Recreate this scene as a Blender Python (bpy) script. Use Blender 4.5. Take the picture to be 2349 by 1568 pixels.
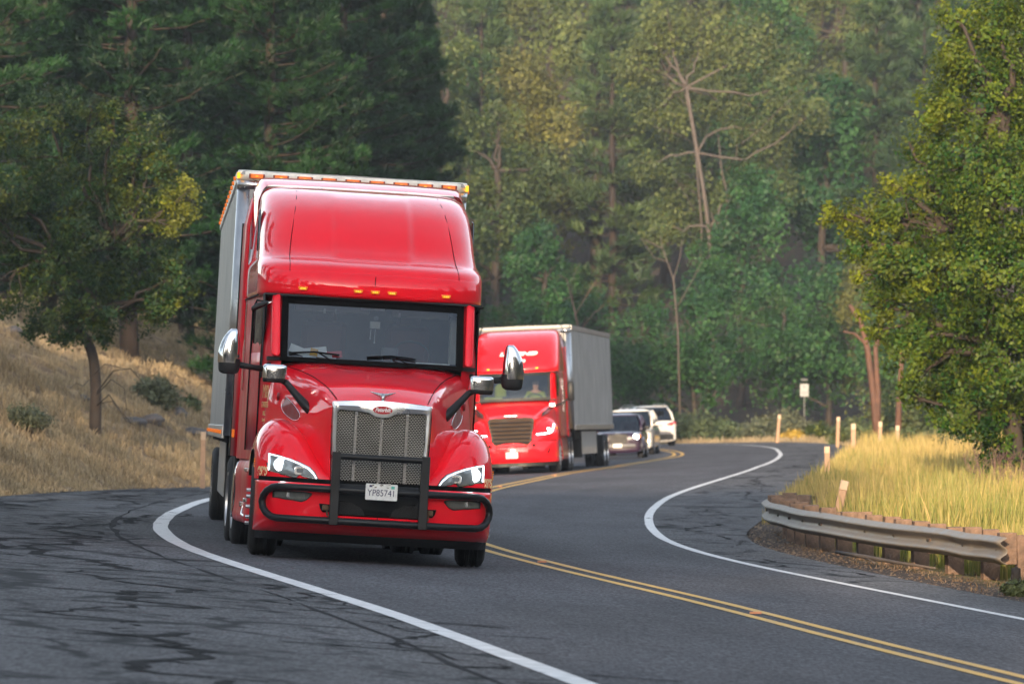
import bpy, math, random
import numpy as np
from mathutils import Vector, Matrix
R=math.radians
rng=np.random.default_rng(7); random.seed(7)
for o in list(bpy.data.objects): bpy.data.objects.remove(o)
S=bpy.context.scene; C=S.collection
# ---------------------------------------------------------------- camera, world, sun, exposure
CAMH=1.47
cd=bpy.data.cameras.new('camera'); cam=bpy.data.objects.new('camera',cd); C.objects.link(cam); S.camera=cam
cam.location=(0,0,CAMH); cam.rotation_euler=(R(90+0.781),0,0)
cd.lens=200; cd.sensor_width=36; cd.clip_end=3000; cd.clip_start=.5
cd.dof.use_dof=True; cd.dof.focus_distance=60.; cd.dof.aperture_fstop=5.4
S.render.resolution_x=1024; S.render.resolution_y=683
S.view_settings.view_transform='Standard'; S.view_settings.look='None'; S.view_settings.gamma=1
S.view_settings.exposure=1.85
SAZ=R(188); SEL=R(11.5)
W=bpy.data.worlds.new('World'); S.world=W; W.use_nodes=True
nt=W.node_tree; nt.nodes.clear()
sky=nt.nodes.new('ShaderNodeTexSky'); sky.sky_type='NISHITA'; sky.sun_disc=False
sky.sun_elevation=SEL; sky.sun_rotation=SAZ; sky.dust_density=1.0; sky.air_density=1.0; sky.ozone_density=1.0
bg=nt.nodes.new('ShaderNodeBackground'); bg.inputs[1].default_value=.15
wo=nt.nodes.new('ShaderNodeOutputWorld'); hsv=nt.nodes.new('ShaderNodeHueSaturation'); hsv.inputs['Saturation'].default_value=.55; nt.links.new(sky.outputs[0],hsv.inputs['Color']); nt.links.new(hsv.outputs[0],bg.inputs[0]); nt.links.new(bg.outputs[0],wo.inputs[0])
sl=bpy.data.lights.new('sun','SUN'); sl.energy=3.0; sl.angle=R(.8); sl.color=(1,.74,.48)
so=bpy.data.objects.new('sun',sl); C.objects.link(so)
sd=Vector((math.sin(SAZ)*math.cos(SEL),math.cos(SAZ)*math.cos(SEL),math.sin(SEL)))
so.rotation_euler=sd.to_track_quat('Z','Y').to_euler(); so.location=(-20,-20,40)
FPX=13050.; PCX=1174.5; PYH=962.
def P(px,py,D):
    s=FPX/D
    return Vector(((px-PCX)/s,D,CAMH+(PYH-py)/s))
# ---------------------------------------------------------------- materials
MT={}
def newmat(n):
    m=bpy.data.materials.new(n); m.use_nodes=True; m.node_tree.nodes.clear(); MT[n]=m
    return m,m.node_tree.nodes,m.node_tree.links
def pmat(n,col,rough=.5,metal=0,coat=0,spec=.5,em=None,es=0,noise=0,nscale=8,bump=0,bscale=30,coatr=.03,dirt=0):
    m,N,L=newmat(n)
    b=N.new('ShaderNodeBsdfPrincipled'); o=N.new('ShaderNodeOutputMaterial'); L.new(b.outputs[0],o.inputs[0])
    b.inputs['Base Color'].default_value=(*col,1); b.inputs['Roughness'].default_value=rough
    b.inputs['Metallic'].default_value=metal; b.inputs['Coat Weight'].default_value=coat; b.inputs['Coat Roughness'].default_value=coatr; b.inputs['Coat IOR'].default_value=1.45
    b.inputs['Specular IOR Level'].default_value=spec
    if em: b.inputs['Emission Color'].default_value=(*em,1); b.inputs['Emission Strength'].default_value=es
    tc=N.new('ShaderNodeTexCoord')
    if noise or dirt:
        t=N.new('ShaderNodeTexNoise'); t.inputs['Scale'].default_value=nscale; t.inputs['Detail'].default_value=6
        L.new(tc.outputs['Object'],t.inputs['Vector'])
        r=N.new('ShaderNodeMapRange'); r.inputs[1].default_value=.3; r.inputs[2].default_value=.7
        k=noise or dirt
        r.inputs[3].default_value=1-k; r.inputs[4].default_value=1+k*.6; L.new(t.outputs[0],r.inputs[0])
        mx=N.new('ShaderNodeMix'); mx.data_type='RGBA'; mx.blend_type='MULTIPLY'; mx.inputs[0].default_value=1
        mx.inputs[6].default_value=(*col,1); cb=N.new('ShaderNodeCombineColor')
        for i in range(3): L.new(r.outputs[0],cb.inputs[i])
        L.new(cb.outputs[0],mx.inputs[7]); L.new(mx.outputs[2],b.inputs['Base Color'])
        r2=N.new('ShaderNodeMapRange'); r2.inputs[1].default_value=.3; r2.inputs[2].default_value=.7
        r2.inputs[3].default_value=rough*.8; r2.inputs[4].default_value=min(1,rough*1.3+.02); L.new(t.outputs[0],r2.inputs[0]); L.new(r2.outputs[0],b.inputs['Roughness'])
    if bump:
        t=N.new('ShaderNodeTexNoise'); t.inputs['Scale'].default_value=bscale; t.inputs['Detail'].default_value=5
        L.new(tc.outputs['Object'],t.inputs['Vector'])
        bp=N.new('ShaderNodeBump'); bp.inputs['Strength'].default_value=bump; bp.inputs['Distance'].default_value=.02
        L.new(t.outputs[0],bp.inputs['Height']); L.new(bp.outputs[0],b.inputs['Normal'])
    return m
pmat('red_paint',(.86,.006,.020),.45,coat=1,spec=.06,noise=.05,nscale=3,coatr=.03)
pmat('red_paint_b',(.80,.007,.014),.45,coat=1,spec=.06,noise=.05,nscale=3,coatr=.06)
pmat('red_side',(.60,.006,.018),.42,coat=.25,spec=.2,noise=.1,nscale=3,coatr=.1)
pmat('red_dark',(.22,.003,.006),.5,coat=.4,noise=.2)
pmat('black_plastic',(.012,.013,.014),.45,spec=.3,noise=.3,bump=.1,bscale=200)
pmat('black_steel',(.010,.011,.013),.38,spec=.3,noise=.3,nscale=20)
pmat('black_gap',(.004,.004,.004),.8,spec=.08)
pmat('rubber',(.018,.018,.019),.8,noise=.4,nscale=6,bump=.3,bscale=80)
pmat('chrome',(.82,.83,.85),.09,1,noise=.05,nscale=12)
pmat('surround',(.9,.9,.9),.30,.9,noise=.05,nscale=6); pmat('bar_chrome',(.72,.72,.73),.16,1); pmat('chrome_dull',(.62,.62,.62),.25,1,noise=.12,nscale=10)
pmat('aluminium',(.55,.55,.56),.32,1,noise=.12,nscale=9)
pmat('steel_rust',(.16,.10,.06),.7,.4,noise=.4,nscale=20)
pmat('dark_steel',(.05,.05,.052),.55,.3,noise=.3)
pmat('trailer_white',(.34,.34,.33),.45,coat=.2,noise=.15,nscale=1.5)
pmat('trailer_cream',(.85,.81,.72),.5,noise=.2,nscale=10)
pmat('amber_lens',(.75,.20,.01),.2,coat=1,em=(1,.25,.01),es=.05)
pmat('amber_lit',(.8,.3,.01),.2,em=(1,.42,.02),es=.55)
pmat('amber_side',(.70,.13,.008),.3,coat=.6,em=(1,.25,.01),es=.10)
pmat('led',(.9,.92,1),.2,em=(.9,.97,1),es=7)
pmat('led_soft',(.8,.85,.9),.15,coat=1,em=(.85,.93,1),es=.55)
pmat('lamp_warm',(.9,.85,.7),.2,em=(1,.80,.45),es=6)
pmat('reflector',(.50,.53,.57),.2,.8,coat=1)
pmat('lens_grey',(.22,.24,.25),.12,.3,coat=1); pmat('fog_glass',(.12,.13,.13),.15,.3,coat=.8)
pmat('plate_white',(.72,.72,.70),.5,noise=.12,nscale=25)
pmat('plate_blue',(.02,.02,.08),.5)
pmat('decal_cream',(.80,.52,.28),.5)
pmat('decal_gold',(.55,.30,.12),.5)
pmat('decal_white',(.8,.8,.8),.5)
pmat('emblem_red',(.45,.01,.02),.3,coat=1)
pmat('interior_dark',(.020,.020,.022),.8,noise=.2)
pmat('interior_grey',(.10,.10,.11),.8,noise=.2)
pmat('interior_light',(.35,.34,.31),.8,noise=.1)
pmat('paper_white',(.75,.75,.75),.7); pmat('paper_yellow',(.75,.40,.05),.7); pmat('paper_red',(.5,.03,.04),.7)
pmat('seat_red',(.07,.012,.012),.9); pmat('skin',(.45,.24,.16),.6); pmat('hivis',(.20,.24,.02),.8); pmat('shirt_red',(.35,.04,.04),.8); pmat('hair',(.03,.02,.015),.7)
pmat('white_line',(.62,.62,.62),.6,noise=.32,nscale=7)
pmat('yellow_line',(.62,.36,.05),.6,noise=.3,nscale=7)
pmat('reflector_amber',(.5,.2,.08),.4,noise=.3)
pmat('wood_post',(.17,.11,.078),.85,noise=.5,nscale=9,bump=.6,bscale=40)
pmat('wood_pale',(.34,.215,.135),.7,noise=.2,nscale=14)
pmat('post_tip',(.40,.29,.20),.5)
pmat('galvanised',(.22,.195,.165),.5,.35,noise=.25,nscale=5)
pmat('sign_white',(.25,.26,.27),.5,noise=.08); pmat('sign_black',(.03,.03,.03),.6); pmat('sign_post',(.05,.055,.055),.6)
pmat('car_purple',(.022,.009,.028),.3,coat=1,noise=.1); pmat('car_white',(.60,.585,.56),.3,coat=1,noise=.05)
pmat('car_grey',(.13,.13,.135),.4,noise=.1)
pmat('tail_red',(.35,.005,.01),.15,coat=1,em=(1,.02,.03),es=.15)
pmat('rock',(.085,.075,.072),.9,noise=.5,nscale=4,bump=.8,bscale=6)
pmat('bark_brown',(.034,.025,.019),.9,noise=.5,nscale=5,bump=.8,bscale=14)
pmat('bark_pine',(.022,.014,.010),.9,noise=.5,nscale=4,bump=.8,bscale=10)
pmat('bark_orange',(.10,.050,.033),.9,noise=.35,nscale=3,bump=.6,bscale=10)
pmat('bark_pale',(.085,.068,.058),.9,noise=.3,nscale=3,bump=.5,bscale=10)
pmat('bark_dead',(.17,.10,.085),.9,noise=.3,nscale=3)
def glass(n,tint,fmin,refl=1.0):
    m,N,L=newmat(n); o=N.new('ShaderNodeOutputMaterial')
    t=N.new('ShaderNodeBsdfTransparent'); t.inputs[0].default_value=(*tint,1)
    g=N.new('ShaderNodeBsdfGlossy'); g.inputs['Roughness'].default_value=.02; g.inputs[0].default_value=(refl*.82,refl*.91,refl,1)
    f=N.new('ShaderNodeFresnel'); f.inputs[0].default_value=1.5
    r=N.new('ShaderNodeMath'); r.operation='MULTIPLY_ADD'; r.inputs[1].default_value=.72; r.inputs[2].default_value=fmin
    mx=N.new('ShaderNodeMixShader'); L.new(f.outputs[0],r.inputs[0]); L.new(r.outputs[0],mx.inputs[0])
    L.new(t.outputs[0],mx.inputs[1]); L.new(g.outputs[0],mx.inputs[2]); L.new(mx.outputs[0],o.inputs[0]); return m
glass('glass_shield',(.50,.55,.57),.04); glass('glass_dark',(.10,.11,.12),.06); glass('glass_lens',(.85,.88,.9),.02)
def leafmat(n,ca,cb,transl=.25,rough=.55):
    m,N,L=newmat(n); o=N.new('ShaderNodeOutputMaterial')
    a=N.new('ShaderNodeAttribute'); a.attribute_name='cv'
    oi=N.new('ShaderNodeObjectInfo')
    s=N.new('ShaderNodeSeparateColor'); L.new(a.outputs['Color'],s.inputs[0])
    mx=N.new('ShaderNodeMix'); mx.data_type='RGBA'; mx.inputs[6].default_value=(*ca,1); mx.inputs[7].default_value=(*cb,1); L.new(s.outputs[0],mx.inputs[0])
    hs=N.new('ShaderNodeHueSaturation'); L.new(mx.outputs[2],hs.inputs['Color'])
    v=N.new('ShaderNodeMath'); v.operation='MULTIPLY_ADD'; v.inputs[1].default_value=.7; v.inputs[2].default_value=.65; L.new(s.outputs[1],v.inputs[0])
    v2=N.new('ShaderNodeMath'); v2.operation='MULTIPLY_ADD'; v2.inputs[1].default_value=.4; v2.inputs[2].default_value=.8; L.new(oi.outputs['Random'],v2.inputs[0])
    v3=N.new('ShaderNodeMath'); v3.operation='MULTIPLY'; L.new(v.outputs[0],v3.inputs[0]); L.new(v2.outputs[0],v3.inputs[1]); L.new(v3.outputs[0],hs.inputs['Value'])
    h=N.new('ShaderNodeMath'); h.operation='MULTIPLY_ADD'; h.inputs[1].default_value=-.035; h.inputs[2].default_value=.515; L.new(oi.outputs['Random'],h.inputs[0]); L.new(h.outputs[0],hs.inputs['Hue'])
    b=N.new('ShaderNodeBsdfPrincipled'); b.inputs['Roughness'].default_value=rough; b.inputs['Specular IOR Level'].default_value=.3; L.new(hs.outputs[0],b.inputs['Base Color'])
    t=N.new('ShaderNodeBsdfTranslucent'); L.new(hs.outputs[0],t.inputs[0])
    ms=N.new('ShaderNodeMixShader'); ms.inputs[0].default_value=transl; L.new(b.outputs[0],ms.inputs[1]); L.new(t.outputs[0],ms.inputs[2]); L.new(ms.outputs[0],o.inputs[0]); return m
leafmat('leaf_oak',(.007,.032,.007),(.12,.14,.014))
leafmat('leaf_right',(.026,.080,.010),(.20,.215,.012),.4)
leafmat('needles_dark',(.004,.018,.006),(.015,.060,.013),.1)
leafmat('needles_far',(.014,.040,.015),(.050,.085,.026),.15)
leafmat('leaf_far',(.026,.055,.018),(.095,.115,.028),.25)
leafmat('leaf_far_yellow',(.045,.062,.018),(.12,.13,.032),.3)
leafmat('leaf_far_green',(.012,.055,.016),(.040,.105,.026),.25)
leafmat('leaf_bush',(.040,.070,.030),(.11,.13,.05),.2)
leafmat('leaf_sage',(.085,.10,.055),(.16,.16,.08),.2)
leafmat('leaf_gold',(.30,.24,.03),(.42,.32,.05),.2)
leafmat('grass_green',(.090,.150,.022),(.40,.31,.105),.35)
leafmat('grass_dry',(.17,.125,.075),(.38,.295,.18),.25)
leafmat('litter',(.09,.05,.03),(.20,.13,.08),.1)
# ---------------------------------------------------------------- object helpers
def link(name,me,mats,parent=None,smooth=False):
    o=bpy.data.objects.new(name,me); C.objects.link(o)
    for m in (mats if isinstance(mats,(list,tuple)) else [mats]): me.materials.append(MT[m])
    if parent is not None: o.parent=parent
    if smooth: me.polygons.foreach_set('use_smooth',[True]*len(me.polygons))
    return o
def tag(o,label=None,cat=None,group=None,kind=None):
    if label: o['label']=label
    if cat: o['category']=cat
    if group: o['group']=group
    if kind: o['kind']=kind
    return o
def empty(name,loc,rot=(0,0,0)):
    o=bpy.data.objects.new(name,None); C.objects.link(o); o.location=loc; o.rotation_euler=rot; o.empty_display_size=.2; return o
def copy_tree(o,parent=None):
    c=o.copy(); C.objects.link(c)
    if parent is not None: c.parent=parent
    for ch in list(o.children): copy_tree(ch,c)
    return c
class MB:
    def __init__(s): s.v=[]; s.f=[]; s.m=[]
    def add(s,V,F,mi=0,M=None):
        b=len(s.v)
        for p in V:
            p=Vector(p)
            if M is not None: p=M@p
            s.v.append(tuple(p))
        for f in F: s.f.append(tuple(b+i for i in f)); s.m.append(mi)
        return s
    def box(s,c,d,bev=0,mi=0,M=None):
        x,y,z=[a/2 for a in d]; b=min(bev,x*.95,y*.95,z*.95)
        if b<=0:
            V=[(c[0]+i*x,c[1]+j*y,c[2]+k*z) for i in(-1,1) for j in(-1,1) for k in(-1,1)]
            F=[(0,1,3,2),(4,6,7,5),(0,4,5,1),(2,3,7,6),(0,2,6,4),(1,5,7,3)]
            return s.add(V,F,mi,M)
        # chamfered box: rings along z
        def ring(zz,ix): 
            X=x-ix; Y=y-ix; q=b-ix if b-ix>0 else 0; q=max(q,.0005)
            return [(c[0]+a,c[1]+e,c[2]+zz) for a,e in ((X,-Y+q),(X,Y-q),(X-q,Y),(-X+q,Y),(-X,Y-q),(-X,-Y+q),(-X+q,-Y),(X-q,-Y))]
        rs=[ring(-z,b*.9),ring(-z+b*.35,b*.3),ring(-z+b,0),ring(z-b,0),ring(z-b*.35,b*.3),ring(z,b*.9)]
        V=[p for r in rs for p in r]; F=[]
        for k in range(5):
            for i in range(8): j=(i+1)%8; F.append((k*8+i,k*8+j,(k+1)*8+j,(k+1)*8+i))
        F.append(tuple(range(7,-1,-1))); F.append(tuple(range(40,48)))
        return s.add(V,F,mi,M)
    def tube(s,pts,r,n=10,mi=0,M=None,cap=True):
        pts=[Vector(p) for p in pts]; rr=r if isinstance(r,(list,tuple)) else [r]*len(pts)
        V=[];F=[]; up=None
        for i,p in enumerate(pts):
            t=(pts[min(i+1,len(pts)-1)]-pts[max(i-1,0)]); t=t.normalized() if t.length>1e-9 else Vector((0,0,1))
            if up is None: up=t.orthogonal().normalized()
            up=(up-t*up.dot(t)); up=up.normalized() if up.length>1e-6 else t.orthogonal().normalized()
            w=t.cross(up)
            for k in range(n):
                a=2*math.pi*k/n; V.append(p+(up*math.cos(a)+w*math.sin(a))*rr[i])
        for i in range(len(pts)-1):
            for k in range(n): j=(k+1)%n; F.append((i*n+k,i*n+j,(i+1)*n+j,(i+1)*n+k))
        if cap: F.append(tuple(range(n-1,-1,-1))); F.append(tuple(range((len(pts)-1)*n,len(pts)*n)))
        return s.add(V,F,mi,M)
    def lathe(s,prof,axis='x',c=(0,0,0),n=28,mi=0,M=None):
        V=[];F=[]
        for a,r in prof:
            for k in range(n):
                t=2*math.pi*k/n; u,w=r*math.cos(t),r*math.sin(t)
                q=(a,u,w) if axis=='x' else ((u,a,w) if axis=='y' else (u,w,a))
                V.append((c[0]+q[0],c[1]+q[1],c[2]+q[2]))
        for i in range(len(prof)-1):
            for k in range(n): j=(k+1)%n; F.append((i*n+k,i*n+j,(i+1)*n+j,(i+1)*n+k))
        return s.add(V,F,mi,M)
    def grid(s,G,mi=0,M=None,closeu=False):
        nu=len(G); nv=len(G[0]); V=[p for r in G for p in r]; F=[]
        for i in range(nu-1):
            for j in range(nv-1): F.append((i*nv+j,i*nv+j+1,(i+1)*nv+j+1,(i+1)*nv+j))
            if closeu: F.append((i*nv+nv-1,i*nv,(i+1)*nv,(i+1)*nv+nv-1))
        return s.add(V,F,mi,M)
    def prism(s,poly,axis,a,b,mi=0,M=None,bev=0):
        # poly: list of 2D; axis: extrusion axis
        def q(p,t):
            return (t,p[0],p[1]) if axis=='x' else ((p[0],t,p[1]) if axis=='y' else (p[0],p[1],t))
        n=len(poly); V=[q(p,a) for p in poly]+[q(p,b) for p in poly]
        F=[tuple(range(n-1,-1,-1)),tuple(range(n,2*n))]+[(i,(i+1)%n,n+(i+1)%n,n+i) for i in range(n)]
        return s.add(V,F,mi,M)
    def build(s,name,mats,parent=None,smooth=False,auto=None,bevel=0,solid=0,fix=True):
        me=bpy.data.meshes.new(name); me.from_pydata(s.v,[],s.f); 
        import bmesh
        if fix:
            bm=bmesh.new(); bm.from_mesh(me); bmesh.ops.recalc_face_normals(bm,faces=bm.faces); bm.to_mesh(me); bm.free()
        o=link(name,me,mats,parent,smooth or auto is not None)
        if len(s.m): me.polygons.foreach_set('material_index',s.m if len(s.m)==len(me.polygons) else [0]*len(me.polygons))
        if auto is not None:
            me.set_sharp_from_angle(angle=R(auto))
        if solid: md=o.modifiers.new('s','SOLIDIFY'); md.thickness=solid; md.offset=-1
        if bevel:
            md=o.modifiers.new('b','BEVEL'); md.width=bevel; md.segments=2; md.limit_method='ANGLE'
        me.update(); return o
def crv(P_,n):
    """Catmull-Rom along first axis of array"""
    P_=np.asarray(P_,float); k=len(P_); out=[]
    Q=np.concatenate([[2*P_[0]-P_[1]],P_,[2*P_[-1]-P_[-2]]])
    for i in range(k-1):
        a,b,c,d=Q[i],Q[i+1],Q[i+2],Q[i+3]
        for j in range(n):
            t=j/n; out.append(.5*((2*b)+(-a+c)*t+(2*a-5*b+4*c-d)*t*t+(-a+3*b-3*c+d)*t**3))
    out.append(P_[-1]); return np.array(out)
def sgrid(G,nu,nv):
    A=crv(np.array(G,float),nu); B=crv(A.transpose(1,0,2),nv).transpose(1,0,2); return B
def mir(A):
    B=A.copy(); B[...,0]*=-1; return B
def npmesh(name,V,F,mat,parent=None,cv=None,smooth=False,uv=None):
    V=np.asarray(V,np.float32); F=np.asarray(F,np.int32); k=F.shape[1]; me=bpy.data.meshes.new(name)
    me.vertices.add(len(V)); me.vertices.foreach_set('co',V.ravel())
    me.loops.add(F.size); me.loops.foreach_set('vertex_index',F.ravel())
    me.polygons.add(len(F)); me.polygons.foreach_set('loop_start',np.arange(0,F.size,k,dtype=np.int32))
    me.update(calc_edges=True)
    if cv is not None:
        a=me.color_attributes.new('cv','FLOAT_COLOR','POINT'); c=np.ones((len(V),4),np.float32); c[:,:cv.shape[1]]=cv; a.data.foreach_set('color',c.ravel())
    if uv is not None:
        u=me.uv_layers.new(name='UVMap'); u.data.foreach_set('uv',np.asarray(uv,np.float32)[F.ravel()].ravel())
    return link(name,me,mat,parent,smooth)
def text(name,s,size,loc,rot,mat,parent,ext=.002,shear=0,sx=1,bold=0):
    cu=bpy.data.curves.new(name,'FONT'); cu.body=s; cu.size=size; cu.extrude=ext; cu.align_x='CENTER'; cu.align_y='CENTER'; cu.shear=shear; cu.offset=bold
    t=bpy.data.objects.new(name,cu); C.objects.link(t); bpy.context.view_layer.update()
    me=bpy.data.meshes.new_from_object(t.evaluated_get(bpy.context.evaluated_depsgraph_get())); me.name=name
    bpy.data.objects.remove(t); bpy.data.curves.remove(cu)
    o=link(name,me,mat,parent); o.location=loc; o.rotation_euler=rot; o.scale=(sx,1,1); return o
# ---------------------------------------------------------------- road geometry
BD=[30,45,60,80,110,150,260,400]; BV=[.065,.062,.058,.05,.02,-.035,-.035,-.03]
XD=[30,60,85,118,155,205,275]; XV=[-1.4,-1.5,-1.6,-1.0,.2,3.7,7.2]
ED=[0,165,205,245,275,320,400]; EV=[0,0,.1,.25,.33,.42,.5]
def zr(X,D): return np.interp(D,ED,EV)-np.interp(D,BD,BV)*(X-np.interp(D,XD,XV))
dd=[-30,0,20,34,44,52,60,68,76,84,92,100,112,124,137,150,165,180,195,208,220]
def col(pts): 
    a=np.array(pts,float); return np.stack([np.interp(dd,a[:,0],a[:,1]),np.array(dd,float)],1)
LEc=col([(-30,0),(0,-3.5),(30,-6),(45,-7.2),(60,-7.9),(90,-8.1),(105,-7.76),(122,-6.9),(140,-5.6),(160,-3.9),(180,-2.2),(200,-.8),(220,0)])
LWc=col([(-30,9.5),(0,5),(20,2.35),(34,.46),(44,-.92),(52,-2.2),(57.6,-3.07),(62,-3.67),(67,-4.11),(70,-4.36),(74.5,-4.58),(83.5,-4.87),(96,-5.15),(112,-5.0),(124,-4.5),(137,-3.6),(150,-2.6),(165,-1.2),(180,.1),(195,1.2),(208,1.9),(220,2.3)])
Yc=col([(-30,13),(0,8.9),(20,6.1),(34,4.15),(38.7,3.48),(44,2.78),(51.8,1.82),(58.4,.86),(67.9,-.27),(76,-.85),(92,-1.2),(100,-1.15),(112,-.8),(127.7,-.11),(149.3,1.34),(178,3.85),(196,5.49),(208,6.1),(220,6.27)])
RWc=col([(-30,16),(0,12),(20,9.4),(38,6.8),(45,5.8),(52.5,4.72),(58.2,3.93),(65,3.07),(69.2,2.55),(74.4,2.2),(83.4,2.08),(92.9,2.22),(106.7,2.7),(119.5,3.56),(134.7,5),(149.5,6.46),(165,7.5),(180.7,8.47),(198.5,9.39),(220,10.15)])
REc=col([(-30,18.5),(0,14.5),(20,11.5),(38,8.8),(45,7.4),(57,5.3),(67,4.2),(72.8,3.5),(80,3.36),(86,3.5),(91,3.9),(107,5.05),(123.7,6.4),(150,8.5),(172.7,10.2),(196,11.8),(218,12.8),(220,12.9)])
fan=dict(LE=[(0,231),(-.8,239),(-2.5,246),(-6,252),(-13,257),(-28,262),(-60,268)],
 LW=[(2.3,232),(1.6,242),(-.2,250),(-3.8,256),(-11,262),(-27,268),(-60,275)],
 Y=[(6.1,234),(5.3,245),(3.2,254),(-1,262),(-9,269),(-26,276),(-60,284)],
 RW=[(10.1,236),(9.3,248),(6.9,259),(2,269),(-7,277),(-25,284),(-60,293)],
 RE=[(12.9,238),(11.6,254),(8.5,265),(3,275),(-7,284),(-25,291),(-60,300)])
ROWS=[]
for c,k in ((LEc,'LE'),(LWc,'LW'),(Yc,'Y'),(RWc,'RW'),(REc,'RE')):
    a=np.concatenate([c,np.array(fan[k],float)]); 
    a[1:-1]=a[1:-1]*.6+.2*(a[:-2]+a[2:]) if False else a[1:-1]
    ROWS.append(crv(a,6))
ROWS=np.stack(ROWS,1)  # (T,5,2)
for k in range(3): ROWS[1:-1]=(ROWS[:-2]+2*ROWS[1:-1]+ROWS[2:])/4
T=len(ROWS)
def strip(name,lat,mat,dz,parent=None,jit=0,uvs=True):
    """lat: list of functions row->(x,y) given as (index a, index b, frac, offset metres)"""
    pts=[]
    for (a,b,f,off) in lat:
        p=ROWS[:,a]*(1-f)+ROWS[:,b]*f
        d=np.gradient(p,axis=0); n=np.stack([d[:,1],-d[:,0]],1); n/=np.linalg.norm(n,axis=1)[:,None]
        o=off+(rng.normal(0,jit,len(p)) if jit else 0)
        pts.append(p+n*(o[:,None] if jit else o))
    A=np.stack(pts,1); m=A.shape[1]
    al=np.concatenate([[0],np.cumsum(np.linalg.norm(np.diff(ROWS[:,2],axis=0),axis=1))])
    V=np.concatenate([A,(zr(A[...,0],A[...,1])+dz)[...,None]],2).reshape(-1,3)
    ref=ROWS[:,2]; lat_m=np.linalg.norm(A-ref[:,None],axis=2)*np.array([1. if a*(1-f)+b*f>=2 else -1. for a,b,f,q in lat])[None]
    # signed lateral metres from yellow line
    uv=np.stack([lat_m,np.repeat(al[:,None],m,1)],2).reshape(-1,2)
    i=np.arange(len(A)-1)[:,None]*m+np.arange(m-1)[None]; F=np.stack([i,i+1,i+1+m,i+m],-1).reshape(-1,4)
    return npmesh(name,V,F,mat,parent,uv=uv,smooth=True)
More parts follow.
